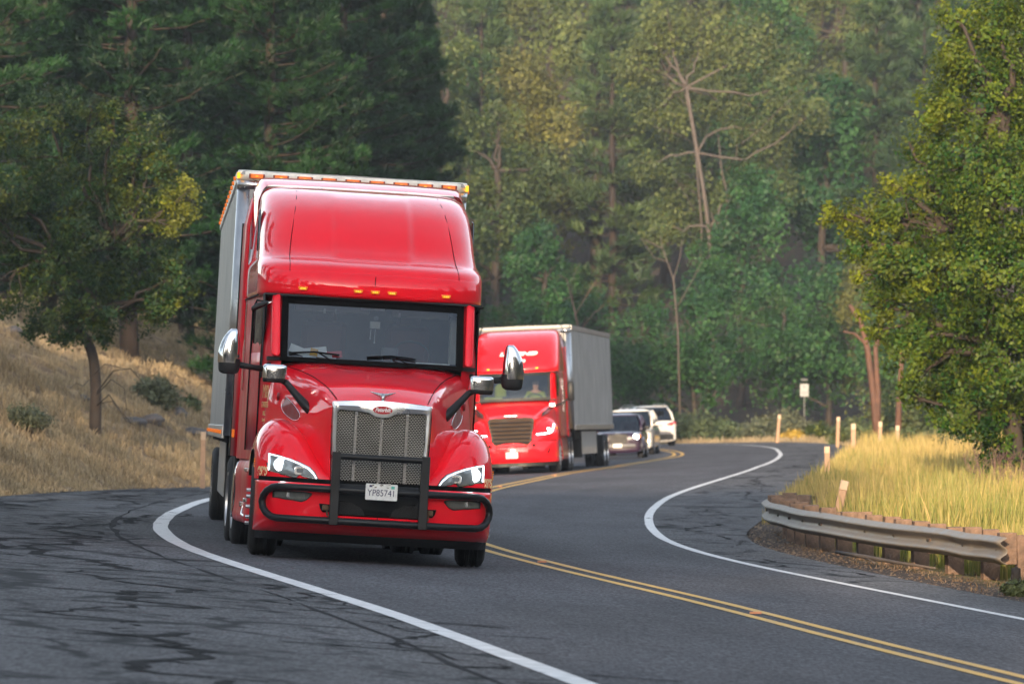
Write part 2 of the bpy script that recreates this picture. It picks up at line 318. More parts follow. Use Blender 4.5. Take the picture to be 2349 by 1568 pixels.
def asphalt(n,base,crack,seed):
    m,N,L=newmat(n); o=N.new('ShaderNodeOutputMaterial'); b=N.new('ShaderNodeBsdfPrincipled'); L.new(b.outputs[0],o.inputs[0])
    tc=N.new('ShaderNodeTexCoord'); uv=N.new('ShaderNodeUVMap'); uv.uv_map='UVMap'
    def nz(vec,sc,det,lo,hi,a,c,rough=.6):
        t=N.new('ShaderNodeTexNoise'); t.inputs['Scale'].default_value=sc; t.inputs['Detail'].default_value=det; t.inputs['Roughness'].default_value=rough; L.new(vec,t.inputs['Vector'])
        r=N.new('ShaderNodeMapRange'); r.inputs[1].default_value=lo; r.inputs[2].default_value=hi; r.inputs[3].default_value=a; r.inputs[4].default_value=c; L.new(t.outputs[0],r.inputs[0]); return r.outputs[0],t
    def mul(a,c):
        x=N.new('ShaderNodeMath'); x.operation='MULTIPLY'; L.new(a,x.inputs[0]); L.new(c,x.inputs[1]); return x.outputs[0]
    mp=N.new('ShaderNodeMapping'); mp.inputs['Scale'].default_value=(1.,.12,1); mp.inputs['Location'].default_value=(seed,seed*3,0); L.new(uv.outputs[0],mp.inputs[0])
    a,_=nz(mp.outputs[0],.9,3,.3,.7,.80,1.22)      # wheel-track streaks
    c,_=nz(tc.outputs['Object'],.12,4,.3,.7,.82,1.2) # broad patches
    mp4=N.new('ShaderNodeMapping'); mp4.inputs['Scale'].default_value=(1,.16,1); L.new(tc.outputs['Object'],mp4.inputs[0]); d,t1=nz(mp4.outputs[0],30,3,.34,.74,.45,1.9,.8) # aggregate
    d2,_=nz(tc.outputs['Object'],9,4,.3,.7,.85,1.15)
    val=mul(mul(a,c),mul(d,d2))
    # cracks
    mp2=N.new('ShaderNodeMapping'); mp2.inputs['Scale'].default_value=(1,.55,1); L.new(uv.outputs[0],mp2.inputs[0])
    w=N.new('ShaderNodeTexNoise'); w.inputs['Scale'].default_value=1.2; w.inputs['Detail'].default_value=5; L.new(uv.outputs[0],w.inputs['Vector'])
    ad=N.new('ShaderNodeVectorMath'); ad.operation='MULTIPLY_ADD'; ad.inputs[1].default_value=(.9,.9,0); L.new(w.outputs['Color'],ad.inputs[0]); L.new(mp2.outputs[0],ad.inputs[2])
    vo=N.new('ShaderNodeTexVoronoi'); vo.feature='DISTANCE_TO_EDGE'; vo.inputs['Scale'].default_value=.55; L.new(ad.outputs[0],vo.inputs['Vector'])
    r=N.new('ShaderNodeMapRange'); r.inputs[1].default_value=.014; r.inputs[2].default_value=.045; r.inputs[3].default_value=1; r.inputs[4].default_value=0; L.new(vo.outputs['Distance'],r.inputs[0])
    mk,_=nz(uv.outputs[0],.35,3,.40,.50,0,1)
    bands=r.outputs[0]; first=mul(r.outputs[0],mk)
    sx_=N.new('ShaderNodeSeparateXYZ'); L.new(uv.outputs[0],sx_.inputs[0])
    def band(u0,seedv,amp,wd):
        cmb=N.new('ShaderNodeCombineXYZ'); L.new(sx_.outputs[1],cmb.inputs[1]); cmb.inputs[0].default_value=seedv
        t_=N.new('ShaderNodeTexNoise'); t_.inputs['Scale'].default_value=.55; t_.inputs['Detail'].default_value=10; t_.inputs['Roughness'].default_value=.74; L.new(cmb.outputs[0],t_.inputs['Vector'])
        m1_=N.new('ShaderNodeMath'); m1_.operation='MULTIPLY_ADD'; m1_.inputs[1].default_value=amp; m1_.inputs[2].default_value=u0-amp*.5; L.new(t_.outputs[0],m1_.inputs[0])
        m2_=N.new('ShaderNodeMath'); m2_.operation='SUBTRACT'; L.new(sx_.outputs[0],m2_.inputs[0]); L.new(m1_.outputs[0],m2_.inputs[1])
        m3_=N.new('ShaderNodeMath'); m3_.operation='ABSOLUTE'; L.new(m2_.outputs[0],m3_.inputs[0])
        q_=N.new('ShaderNodeMapRange'); q_.inputs[1].default_value=wd*.4; q_.inputs[2].default_value=wd*1.3; q_.inputs[3].default_value=1.0; q_.inputs[4].default_value=0; L.new(m3_.outputs[0],q_.inputs[0])
        br,_=nz(uv.outputs[0],1.1,4,.38,.52,.0,1); return mul(q_.outputs[0],br)
    def mx2(a_,b_): 
        x=N.new('ShaderNodeMath'); x.operation='MAXIMUM'; L.new(a_,x.inputs[0]); L.new(b_,x.inputs[1]); return x.outputs[0]
    acc=first
    if crack>.5:
        for q in ((-4.75,3,2.72,0.05625),(-5.7,11,3.74,0.075),(-6.7,23,3.06,0.0625),(-7.6,31,2.04,0.05),(4.6,41,2.72,0.0625)): acc=mx2(acc,band(*q))
        mp3=N.new('ShaderNodeMapping'); mp3.inputs['Scale'].default_value=(.33,2.4,1); L.new(uv.outputs[0],mp3.inputs[0])
        tr1,_=nz(mp3.outputs[0],1.0,8,.60,.63,0,.85,.8); acc=mx2(acc,tr1)
    cm=acc; cm2=N.new('ShaderNodeMath'); cm2.operation='MULTIPLY'; cm2.inputs[1].default_value=crack; L.new(cm,cm2.inputs[0])
    rgb=N.new('ShaderNodeMix'); rgb.data_type='RGBA'; rgb.blend_type='MULTIPLY'; rgb.inputs[0].default_value=1; rgb.inputs[6].default_value=(*base,1)
    cb=N.new('ShaderNodeCombineColor'); [L.new(val,cb.inputs[i]) for i in range(3)]; L.new(cb.outputs[0],rgb.inputs[7])
    fin=N.new('ShaderNodeMix'); fin.data_type='RGBA'; L.new(cm2.outputs[0],fin.inputs[0]); L.new(rgb.outputs[2],fin.inputs[6]); fin.inputs[7].default_value=(.008,.009,.011,1)
    L.new(fin.outputs[2],b.inputs['Base Color']); b.inputs['Roughness'].default_value=.85; b.inputs['Specular IOR Level'].default_value=.14
    bp=N.new('ShaderNodeBump'); bp.inputs['Strength'].default_value=.35; bp.inputs['Distance'].default_value=.01; L.new(t1.outputs[0],bp.inputs['Height']); L.new(bp.outputs[0],b.inputs['Normal'])
    return m
asphalt('asphalt_lane',(.066,.066,.074),.12,1.3); asphalt('asphalt_shoulder',(.080,.080,.085),1.0,7.1)
M_=lambda a,b,n:[(a,b,i/n,0) for i in range(n+1)]
# one road bed: lanes and shoulders as sheets that abut under the edge lines
strip('road',M_(1,2,4)[:-1]+M_(2,3,4),'asphalt_lane',0); tag(bpy.data.objects['road'],kind='structure')
strip('shoulder',M_(0,1,4),'asphalt_shoulder',0); tag(bpy.data.objects['shoulder'],kind='structure')
o=strip('shoulder',M_(3,4,3),'asphalt_shoulder',0); tag(o,kind='structure')
o=strip('road_edge_line',[(1,1,0,-.095),(1,1,0,.095)],'white_line',.005,jit=.004); tag(o,kind='structure')
o=strip('road_edge_line',[(3,3,0,-.07),(3,3,0,.07)],'white_line',.005,jit=.003); tag(o,kind='structure')
for k in (-1,1):
    o=strip('road_center_line',[(2,2,0,.15*k-.06),(2,2,0,.15*k+.06)],'yellow_line',.005,jit=.003); tag(o,kind='structure')
# dark paving joint just outside the left edge line
pmat('tar',(.030,.030,.033),.95,spec=.04,noise=.3)
o=strip('road_seam',[(1,1,0,-.60),(1,1,0,-.565)],'tar',.004,jit=.02); tag(o,kind='structure')
# wandering sealed cracks in the shoulders, with short transverse branches
pmat('crack_seal',(.017,.0175,.019),.95,spec=.05,noise=.4,nscale=5)
def cracks(name,a,b,f0,d0,d1,seed,step=.30,wmax=.085,br=.45):
    rs=np.random.default_rng(seed); V=[];F=[]; f=f0; D=d0; y_=ROWS[:,2,1]; k_=int(np.searchsorted(y_[:200],d1))
    ca=np.array([np.interp(np.linspace(d0,d1,400),ROWS[:130,a,1],ROWS[:130,a,0]),np.interp(np.linspace(d0,d1,400),ROWS[:130,b,1],ROWS[:130,b,0])])
    off=0.; w=.03; pts=[]
    while D<d1:
        i=int((D-d0)/(d1-d0)*399); x=ca[0,i]*(1-f)+ca[1,i]*f+off; pts.append((x,D,w)); D+=step*rs.uniform(.4,1.6); off+=rs.normal(0,.12)-.06*off+(rs.random()<.10)*rs.normal(0,.35); w=float(np.clip(w*rs.uniform(.6,1.6),.010,wmax)); f+=rs.normal(0,.004)
    def quad(p,q,wp,wq):
        p=np.array(p);q=np.array(q); d=q-p; n_=np.array([d[1],-d[0]])/ (np.hypot(*d)+1e-9); b_=len(V)
        for c,s_ in ((p-n_*wp,0),(p+n_*wp,0),(q+n_*wq,0),(q-n_*wq,0)): V.append((c[0],c[1],float(zr(c[0],c[1]))+.0035+.0004*(b_%5)))
        F.append((b_,b_+1,b_+2,b_+3))
    for (x0,y0,w0),(x1,y1,w1) in zip(pts[:-1],pts[1:]):
        if rs.random()<.90: quad((x0,y0),(x1,y1),w0,w1)
        if rs.random()<br:
            L_=rs.uniform(.15,1.1)*rs.choice([-1,1]); xx,yy=x0,y0; nseg=rs.integers(2,5)
            for _ in range(nseg): nx,ny=xx+L_/nseg,yy+rs.normal(0,.10); quad((xx,yy),(nx,ny),rs.uniform(.01,.06),rs.uniform(.006,.05)); xx,yy=nx,ny
    tag(npmesh(name,V,F,'crack_seal'),kind='structure')
cracks('road_crack',0,1,.38,28,112,1); cracks('road_crack',0,1,.72,27,74,2,wmax=.07); cracks('road_crack',0,1,.55,52,118,3,wmax=.06); cracks('road_crack',0,1,.12,40,120,4,wmax=.05); cracks('road_crack',3,4,.45,64,190,5,wmax=.04,br=.12); cracks('road_crack',0,1,.90,29,50,6,wmax=.05)
# raised pavement markers between the yellow lines
nm_=0
for i,t in enumerate(range(18,150,10)):
    p=ROWS[t,2]
    if p[1]<36 or p[1]>190: continue
    mb=MB(); mb.prism([(-.05,0),(.05,0),(.03,.018),(-.03,.018)],'x',-.05,.05)
    o=mb.build('pavement_marker','reflector_amber'); o.location=(p[0],p[1],zr(p[0],p[1])+.006)
    lb={0:'amber raised reflector nearest the camera, between the yellow lines at lower right',1:'amber raised reflector between the yellow lines, beside the nearest truck'}.get(nm_,'small amber raised reflector set between the double yellow lines near the second truck'); nm_+=1
    tag(o,lb,'reflector','raised reflectors along the yellow centre lines')
# ---------------------------------------------------------------- terrain
def edge_dist(X,Y,poly):
    """signed distance, + on the right-hand side walking away from camera; also nearest point"""
    Pq=np.stack([X.ravel(),Y.ravel()],1); best=np.full(len(Pq),1e9); sg=np.zeros(len(Pq)); nx=np.zeros((len(Pq),2))
    A=poly[:-1];B=poly[1:]
    for a,b in zip(A,B):
        d=b-a; L2=d@d
        if L2<1e-9: continue
        t=np.clip(((Pq-a)@d)/L2,0,1); q=a+t[:,None]*d; r=Pq-q; ds=np.hypot(r[:,0],r[:,1])
        m=ds<best-1e-9; best[m]=ds[m]; nx[m]=q[m]; sg[m]=np.sign(d[1]*r[m,0]-d[0]*r[m,1])
    return (best*sg).reshape(X.shape),nx[:,0].reshape(X.shape),nx[:,1].reshape(X.shape)
LEp=ROWS[::2,0]; REp=ROWS[::2,4]
def bumps(X,Y):
    return .10*np.sin(X*.9+1.3*np.sin(Y*.23))*np.sin(Y*.31+.7)+.06*np.sin(X*2.3+Y*.7)+.05*np.sin(Y*1.1-X*1.7)
def ground(X,Y):
    X=np.asarray(X,float); Y=np.asarray(Y,float)
    dl,lx,ly=edge_dist(X,Y,LEp); dr,rx,ry=edge_dist(X,Y,REp); dl=-dl
    left=dl>0; right=(dr>0)&~left
    z=zr(X,Y)-.05
    # left bank
    h=np.where(dl<8.5,.55*np.clip(dl-.25,0,9),4.54+.16*(dl-8.5)); h=h-.35*np.exp(-((dl-8.6)/1.8)**2)
    h=h*np.clip(.55+.45*np.clip((ly-20)/60,0,1),0,1)
    zl=zr(lx,ly)-.012+h+bumps(X,Y)*np.clip(dl/2,0,1)*1.2
    # right side: flat verge, field, then hillside
    hr=-.0-.05*np.clip(dr,0,1.5)+.02*np.clip(dr-2,0,30)+.30*np.clip(dr-34,0,60)+.44*np.clip(dr-94,0,1e3)
    zrr=zr(rx,ry)-.012+hr+bumps(X,Y)*np.clip((dr-1)/6,0,1)*.7
    z=np.where(left,zl,z); z=np.where(right,zrr,z)+.24*np.clip(-72-Y,0,110); return z,np.where(left,dl,0),np.where(right,dr,0)  # unseen rise behind the camera, added to hide the warm horizon glow
def gz(x,y): return float(ground(np.array([x]),np.array([y]))[0][0])
xs=np.concatenate([np.arange(-90,-20,4),np.arange(-20,24,.45),np.arange(24,60,3),np.arange(60,170,10)])
ys=np.concatenate([np.arange(-240,20,8),np.arange(20,300,1.3),np.arange(300,760,9)])
GX,GY=np.meshgrid(xs,ys); GZ,DL,DR=ground(GX,GY)
V=np.stack([GX,GY,GZ],-1).reshape(-1,3); m=len(xs)
i=np.arange(len(ys)-1)[:,None]*m+np.arange(m-1)[None]; F=np.stack([i,i+1,i+1+m,i+m],-1).reshape(-1,4)
dry=np.clip(DL/.3,0,1)*np.clip((10.5-DL)/1.5,0,1); field=np.clip((DR-.8)/.6,0,1)*np.clip((26-DR)/6,0,1)
def terr():
    m,N,L=newmat('earth'); o=N.new('ShaderNodeOutputMaterial'); b=N.new('ShaderNodeBsdfPrincipled'); L.new(b.outputs[0],o.inputs[0]); b.inputs['Roughness'].default_value=.95; b.inputs['Specular IOR Level'].default_value=.15
    tc=N.new('ShaderNodeTexCoord'); a=N.new('ShaderNodeAttribute'); a.attribute_name='cv'; s=N.new('ShaderNodeSeparateColor'); L.new(a.outputs[0],s.inputs[0])
    def ramp(sc,cols,det=8):
        t=N.new('ShaderNodeTexNoise'); t.inputs['Scale'].default_value=sc; t.inputs['Detail'].default_value=det; t.inputs['Roughness'].default_value=.7; L.new(tc.outputs['Object'],t.inputs[0])
        r=N.new('ShaderNodeValToRGB'); L.new(t.outputs[0],r.inputs[0]); e=r.color_ramp.elements
        e[0].position=cols[0][0]; e[0].color=(*cols[0][1],1); e[1].position=cols[-1][0]; e[1].color=(*cols[-1][1],1)
        for p,c in cols[1:-1]: q=e.new(p); q.color=(*c,1)
        return r.outputs[0],t
    g1,tt=ramp(3,[(.3,(.020,.018,.017)),(.5,(.050,.040,.034)),(.62,(.085,.062,.045)),(.75,(.14,.12,.10))])
    g2,_=ramp(1.1,[(.32,(.070,.048,.036)),(.45,(.15,.10,.060)),(.56,(.27,.19,.105)),(.7,(.36,.26,.14))])
    g3,_=ramp(1.3,[(.35,(.10,.10,.03)),(.6,(.30,.22,.08))])
    m1=N.new('ShaderNodeMix'); m1.data_type='RGBA'; L.new(s.outputs[0],m1.inputs[0]); L.new(g1,m1.inputs[6]); L.new(g2,m1.inputs[7])
    m2=N.new('ShaderNodeMix'); m2.data_type='RGBA'; L.new(s.outputs[1],m2.inputs[0]); L.new(m1.outputs[2],m2.inputs[6]); L.new(g3,m2.inputs[7])
    L.new(m2.outputs[2],b.inputs['Base Color'])
    bp=N.new('ShaderNodeBump'); bp.inputs['Strength'].default_value=.8; bp.inputs['Distance'].default_value=.06; L.new(tt.outputs[0],bp.inputs['Height']); L.new(bp.outputs[0],b.inputs['Normal'])
terr()
o=npmesh('ground',V,F,'earth',cv=np.stack([dry.ravel(),field.ravel(),0*dry.ravel()],1),smooth=True); tag(o,kind='structure')
# ---------------------------------------------------------------- vehicles: shared pieces
def wheel(parent,x,y,w=.28,r=.5,side=1,steer=False,z=None,mat_rim='aluminium'):
    """side: +1 outer face towards +x"""
    z=r if z is None else z
    t=MB(); h=w/2
    t.lathe([(-h*.7,r*.58),(-h,r*.66),(-h,r*.86),(-h*.82,r*.965),(-h*.6,r),(-h*.42,r),(-h*.40,r*.975),(-h*.30,r*.975),(-h*.28,r),(-.02,r),(-.015,r*.975),(.015,r*.975),(.02,r),(h*.28,r),(h*.30,r*.975),(h*.40,r*.975),(h*.42,r),(h*.6,r),(h*.82,r*.965),(h,r*.86),(h,r*.66),(h*.7,r*.58)],n=40)
    ty=t.build('wheel','rubber',parent,auto=35); ty.name='wheel'; ty.location=(x,y,z)
    m=MB(); s=side
    d=.02 if steer else -.10
    m.lathe([(s*h*.75,r*.60),(s*h*.98,r*.62),(s*h*.96,r*.56),(s*h*.55,r*.54),(s*(h*.45+d),r*.46),(s*(h*.5+d),r*.30),(s*(h*.62+d),r*.26),(s*(h*.65+d),r*.0001)],n=40)
    for k in range(10):
        a=2*math.pi*k/10; q=(r*.36*math.cos(a),r*.36*math.sin(a))
        m.tube([(s*(h*.45+d),q[0],q[1]),(s*(h*.45+d+(.105 if steer else .04)),q[0],q[1])],.017 if steer else .02,8)
    for k in range(10):
        a=2*math.pi*(k+.5)/10
        m.lathe([(s*(h*.47+d),.045),(s*(h*.47+d)+s*.004,.001)],c=(0,r*.47*math.cos(a),r*.47*math.sin(a)),n=12,mi=1)
    rim=m.build('rim',[mat_rim,'black_gap'],ty,auto=40)
    return ty
def rrect(w,h,r,n=5):
    out=[]
    for cx,cy,a0 in ((w/2-r,h/2-r,0),(-w/2+r,h/2-r,90),(-w/2+r,-h/2+r,180),(w/2-r,-h/2+r,270)):
        for k in range(n+1): a=R(a0+90*k/n); out.append((cx+r*math.cos(a),cy+r*math.sin(a)))
    return out
def plate(parent,loc,rx,s,w=.305,h=.155,blank=False,name='license_plate'):
    mb=MB(); mb.prism(rrect(w,h,.012),'y',-.003,.003)
    o=mb.build(name,'plate_white',parent); o.location=loc; o.rotation_euler=(rx,0,0)
    if s: text('plate_number',s,h*.56,(0,-.0045,-.012),(R(90),0,0),'plate_blue',o,.0008,sx=.86)
    return o
def skinset(me,rad):
    import bmesh
    bm=bmesh.new(); bm.from_mesh(me); ly=bm.verts.layers.skin.verify()
    for i,v in enumerate(bm.verts): v[ly].radius=(rad[i],rad[i]*.88); v[ly].use_root=(i==0)
    bm.to_mesh(me); bm.free()
def driver(parent_name,label,loc,shirt,yaw=0):
    """seated person, hands on the wheel; one skinned body, clothes and hair as children"""
    J=[(0,0,.0),(0,-.01,.22),(0,-.01,.42),(0,-.02,.53),(0,-.05,.62),(0,-.06,.72),(.20,-.01,.45),(.30,-.10,.22),(.17,-.38,.25),(-.20,-.01,.45),(-.30,-.10,.22),(-.17,-.38,.25),(.12,-.35,-.04),(.13,-.45,-.42),(-.12,-.35,-.04),(-.13,-.45,-.42),(.16,-.46,.27),(-.16,-.46,.27)]
    Eg=[(0,1),(1,2),(2,3),(3,4),(4,5),(2,6),(6,7),(7,8),(8,16),(2,9),(9,10),(10,11),(11,17),(0,12),(12,13),(0,14),(14,15)]
    Rd=[.16,.15,.16,.058,.085,.085,.075,.05,.034,.075,.05,.034,.085,.055,.085,.055,.035,.035]
    me=bpy.data.meshes.new('person'); me.from_pydata(J,Eg,[]); o=link('person',me,'skin'); skinset(me,Rd)
    o.modifiers.new('k','SKIN').use_smooth_shade=True; o.modifiers.new('s','SUBSURF').levels=1
    o.location=loc; o.rotation_euler=(0,0,yaw); tag(o,label,'person')
    sj=[0,1,2,6,7,9,10]; J2=[J[i] for i in sj]; E2=[(0,1),(1,2),(2,3),(3,4),(2,5),(5,6)]
    me=bpy.data.meshes.new('shirt'); me.from_pydata(J2,E2,[]); c=link('shirt',me,shirt,o); skinset(me,[Rd[i]+.018 for i in sj])
    c.modifiers.new('k','SKIN').use_smooth_shade=True; c.modifiers.new('s','SUBSURF').levels=1
    h=MB(); h.lathe([(.0,.09),(.04,.092),(.08,.07),(.10,.03),(.105,.0005)],axis='z',c=(0,-.045,.69),n=16); h.build('hair','hair',o,smooth=True)
    f=MB()
    for sx in (-.03,.03): f.lathe([(-.008,.0005),(-.004,.011),(0,.013)],axis='y',c=(sx,-.135,.69),n=8)
    f.build('eyes','hair',o); 
    nb=MB(); nb.box((0,-.143,.665),(.022,.03,.04),.006); nb.build('nose','skin',o); mb=MB(); mb.box((0,-.130,.632),(.045,.012,.010),.003); mb.build('mouth','shirt_red',o)
    return o
# plan curve for a cab level: u in 0..1 from centre front to rear corner
def cab_level(z,w,f,a,yb,n=3.0,k=22,off=0,crown=.0):
    pts=[]
    for i in range(k):
        t=math.pi/2*i/(k-1); c=max(math.cos(t),0)**(2/n); s_=max(math.sin(t),0)**(2/n)
        pts.append(((w+off)*s_,f+a-(a+off)*c,z))
    for j in range(1,7): pts.append((w+off,f+a+(yb-f-a)*j/6,z))
    return pts
# ================================================================= TRUCK 1
ROLL1=.057
T1=empty('semi_truck',(-1.40,58,0),(0,ROLL1,R(5.7)))
tag(T1,'large red semi truck tractor nearest the camera, with chrome grille and black bull bar','truck')
def loftcap(levels,yb,parent,name,mat,k=22,nz=4,topclose=True,n=3.0):
    L=[cab_level(z,w,f,a,yb,n if len(l)==0 else l[0],k) for z,w,f,a,*l in levels]
    A=crv(np.array(L),nz)
    B=mir(A)
    mb=MB(); mb.grid(A.tolist()); mb.grid(B.tolist())
    # close top
    top=A[-1]; tp=np.concatenate([top,mir(top[::-1])]); 
    if topclose:
        c=len(mb.v); mb.add(tp.tolist(),[(i,i+1,len(tp)-2-i,len(tp)-1-i) for i in range(len(tp)//2-1)])
    bot=A[0]; bp=np.concatenate([bot,mir(bot[::-1])]); mb.add(bp.tolist(),[(i,i+1,len(bp)-2-i,len(bp)-1-i) for i in range(len(bp)//2-1)])
    for Q in (A,B): 
        pass
    bk=[[tuple(r[-1]) for r in A],[tuple(r[-1]) for r in B]]; mb.grid(bk)
    o=mb.build(name,mat,parent,auto=38)
    return o,A
capL=[(2.735,1.17,2.20,1.0),(2.745,1.195,2.12,1.05),(2.78,1.205,2.08,1.05),(2.90,1.208,2.09,1.05),(3.00,1.208,2.13,1.05),(3.07,1.205,2.20,1.1),(3.12,1.195,2.33,1.15),(3.17,1.18,2.50,1.15),(3.28,1.168,2.70,1.1),(3.5,1.158,2.95,1.15),(3.7,1.145,3.25,1.2),(3.84,1.125,3.60,1.2),(3.93,1.09,3.98,1.1),(3.975,1.03,4.35,.8),(3.99,.90,4.55,.6)]
CAPN=3.3
L_=[cab_level(z,w,f,a,5.25,CAPN,70) for z,w,f,a in capL]
A=crv(np.array(L_),5)
# raised centre panel
xx=np.abs(A[...,0]); zz=A[...,2]
bul=1/(1+np.exp((xx-.41-.05*np.clip((3.9-zz)/.8,0,1)*0)/.014))*np.clip((zz-3.14)/.08,0,1)*np.clip((3.95-zz)/.1,0,1)
A[...,1]-=.055*bul
mb=MB(); Bm=mir(A); mb.grid(A.tolist()); mb.grid(Bm.tolist())
for row in (A[-1],A[0]):
    q=np.concatenate([row,mir(row[::-1])]); k=len(q); mb.add(q.tolist(),[(i,i+1,k-2-i,k-1-i) for i in range(k//2-1)])
mb.grid([[tuple(r[-1]) for r in A],[tuple(r[-1]) for r in Bm]])
import bmesh
cap=mb.build('roof','red_paint',T1,auto=40)
def mergeob(o,d=.0005):
    bm=bmesh.new(); bm.from_mesh(o.data); bmesh.ops.remove_doubles(bm,verts=bm.verts,dist=d); bmesh.ops.recalc_face_normals(bm,faces=bm.faces); bm.to_mesh(o.data); bm.free()
mergeob(cap)
# seams on the roof cap
mb=MB(); mb.tube([(0,2.076,2.79),(0,2.086,2.98)],.004,6); mb.build('roof_seam','black_gap',cap)
# visor ledge across the brow
def capfront(x,z):
    xa=[l for l in capL]; Z=[l[0] for l in capL]
    w=np.interp(z,Z,[l[1] for l in capL]); f=np.interp(z,Z,[l[2] for l in capL]); a=np.interp(z,Z,[l[3] for l in capL])
    s_=min(.9999,abs(x)/w); c=(1-s_**CAPN)**(1/CAPN); return f+a-a*c
mb=MB(); G=[]
for z,o_ in ((3.0,.0),(2.995,.018),(2.86,.016),(2.80,.0)):
    G.append([(x,capfront(x,z)-o_,z) for x in np.linspace(-1.10,1.10,41)])
mb.grid(G)
for s in (-1,1):
    mq=MB(); mq.tube([(s*x,capfront(x,z)-.007,z) for x,z in [(.90-.13*((z_-3.0)/.93)**1.5,z_) for z_ in np.linspace(3.0,3.93,40)]],.0035,5); mq.build('roof_seam','black_gap',cap)
vz=mb.build('visor_lip','red_paint',T1,smooth=True)
for x in (-.76,-.18,0,.18,.76):
    y=capfront(x,2.82)-.024; mb=MB(); mb.prism([(-.047,.020),(.047,.020),(.052,.012),(.040,-.018),(-.040,-.018),(-.052,.012)],'y',-.02,.012)
    o=mb.build('marker_light','amber_lens',T1,bevel=.004); o.location=(x,y,2.815)
    mb=MB()
    for q in(-.02,0,.02): mb.lathe([(-.0225,.0002),(-.0215,.0075),(-.019,.008)],axis='y',c=(q,0,0),n=10)
    mb.build('bulb','amber_lit',o)
# rear roof lip that rises towards the trailer
out=rrect(2.36,.9,.16,8); 
mb=MB(); ro=[(x,4.1-.45+z) for x,z in out if True]
prof=[(-1.165,3.30),(-1.165,3.85),(-1.15,3.95),(-1.10,4.065),(-1.0,4.10),(-.5,4.113),(0,4.115),(.5,4.113),(1.0,4.10),(1.10,4.065),(1.15,3.95),(1.165,3.85),(1.165,3.30)]
prof=crv(np.array(prof),4)
G=[]
for y,sx,dz in ((4.75,.985,-.10),(4.95,1.0,-.05),(5.25,1.012,0),(5.35,1.012,0),(5.352,.96,-.04)):
    G.append([(x*sx,y,z+dz*(z>3.6)) for x,z in prof])
mb.grid(G); mb.build('roof_fairing','red_paint',T1,auto=35)
# cab lower shell
PX=[.955,1.0,1.06,1.12,1.165,1.185,1.20,1.205,1.208]; PY=[.0,.04,.12,.26,.55,1.0,1.6,2.4,3.15]
def cabf(z): return 2.0+.0*z if z<2.05 else 2.0+(z-2.05)*.42
G=[]
for z in (.98,1.4,1.8,2.05,2.2,2.4,2.6,2.737):
    G.append([(x-(.02 if z>2.3 else 0)*(x>1.1),cabf(z)*(1-i/8)+2.0*(i/8)+y,z) for i,(x,y) in enumerate(zip(PX,PY))])
A=sgrid(G,2,3)
mb=MB(); mb.grid(A.tolist()); mb.grid(mir(A).tolist())
mb.box((0,5.13,1.86),(2.38,.05,1.74)); mb.box((0,3.6,.98),(2.34,3.1,.04)); 
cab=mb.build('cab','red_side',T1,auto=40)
# black gap line where the roof cap meets the cab
for s in(-1,1):
    mb=MB(); mb.box((s*1.204,3.9,2.733),(.012,2.6,.014)); mb.build('seam','black_gap',cab)
# windshield with black surround
def wsy(x,z): return cabf(z)-.10*(1-(x/.97)**2)-.015
def wgrid(x0,x1,z0,z1,nx,nz,off=0): return [[(x,wsy(x,z)+off,z) for x in np.linspace(x0,x1,nx)] for z in np.linspace(z0,z1,nz)]
ws=MB(); ws.grid(wgrid(-.93,.93,2.075,2.735,25,8)); wsh=ws.build('windshield','glass_shield',T1,smooth=True,fix=False)
fr=MB()
for a in ((-.965,-.895,2.04,2.74),(.895,.965,2.04,2.74)): fr.grid(wgrid(*a,4,8,-.006))
fr.grid(wgrid(-.895,.895,2.04,2.085,25,2,-.006)); fr.grid(wgrid(-.895,.895,2.70,2.745,25,2,-.006)); fr.build('windshield_frame','black_gap',wsh,solid=.01)
sb_=MB(); sb_.grid([[(x,wsy(x,z)-.003,z) for x,z in [(x,2.735-k*(.085+.03*(abs(x)>.75)*0)) for x in np.linspace(-.90,.90,25)]] for k in (0,.5,1)]); sb_.build('reflection_strip','black_gap',wsh,smooth=True,fix=False)  # dark strip painted in for the roof visor's reflection along the glass top
# interior
it=MB(); it.box((0,2.55,2.06),(2.2,1.1,.04)); it.box((0,3.6,1.9),(2.3,.03,1.7)); it.box((0,2.9,2.74),(2.3,1.5,.02)); 
for s in(-1,1): it.box((s*1.14,2.95,2.3),(.01,1.3,.9))
it.build('interior','interior_dark',T1)
it=MB(); it.box((-.42,2.42,2.63),(.80,.03,.085),.015); it.box((.52,2.42,2.62),(.62,.03,.085),.015); it.build('sun_visor','interior_light',T1)
it=MB(); it.box((0,2.24,2.665),(.26,.015,.075),.008); it.build('toll_transponder','plate_white',T1)
for x in (-.45,.45): it=MB(); it.box((x,3.1,2.20),(.48,.16,.62),.06); it.box((x,3.1,2.56),(.26,.12,.16),.04); it.build('seat','seat_red',T1)
it=MB(); 
for x in (.93,): it.box((x-.03,2.55,2.36),(.09,.04,.5),.015)
it.build('curtain','interior_light',T1)
w=[(.45+.21*math.cos(a),2.5+.06*math.sin(a),2.16+.17*math.sin(a)) for a in np.linspace(0,2*math.pi,25)]
it=MB(); it.tube(w,.013,8,cap=False); it.build('steering_wheel','interior_dark',T1)
it=MB(); it.box((.20,2.2,2.19),(.18,.03,.11),.01); it.build('dash_camera','interior_grey',T1)
mb=MB(); mb.box((.66,2.16,2.10),(.36,.012,.012)); mb.build('dash_strip','plate_white',T1)
mb=MB(); mb.lathe([(0,.0005),(.003,.022),(.008,.026)],axis='y',c=(.04,2.20,2.545),n=14); mb.build('mirror_camera','interior_grey',T1)
mb=MB(); mb.box((.03,2.22,2.475),(.11,.01,.075),.006); mb.build('permit_card','interior_light',T1)
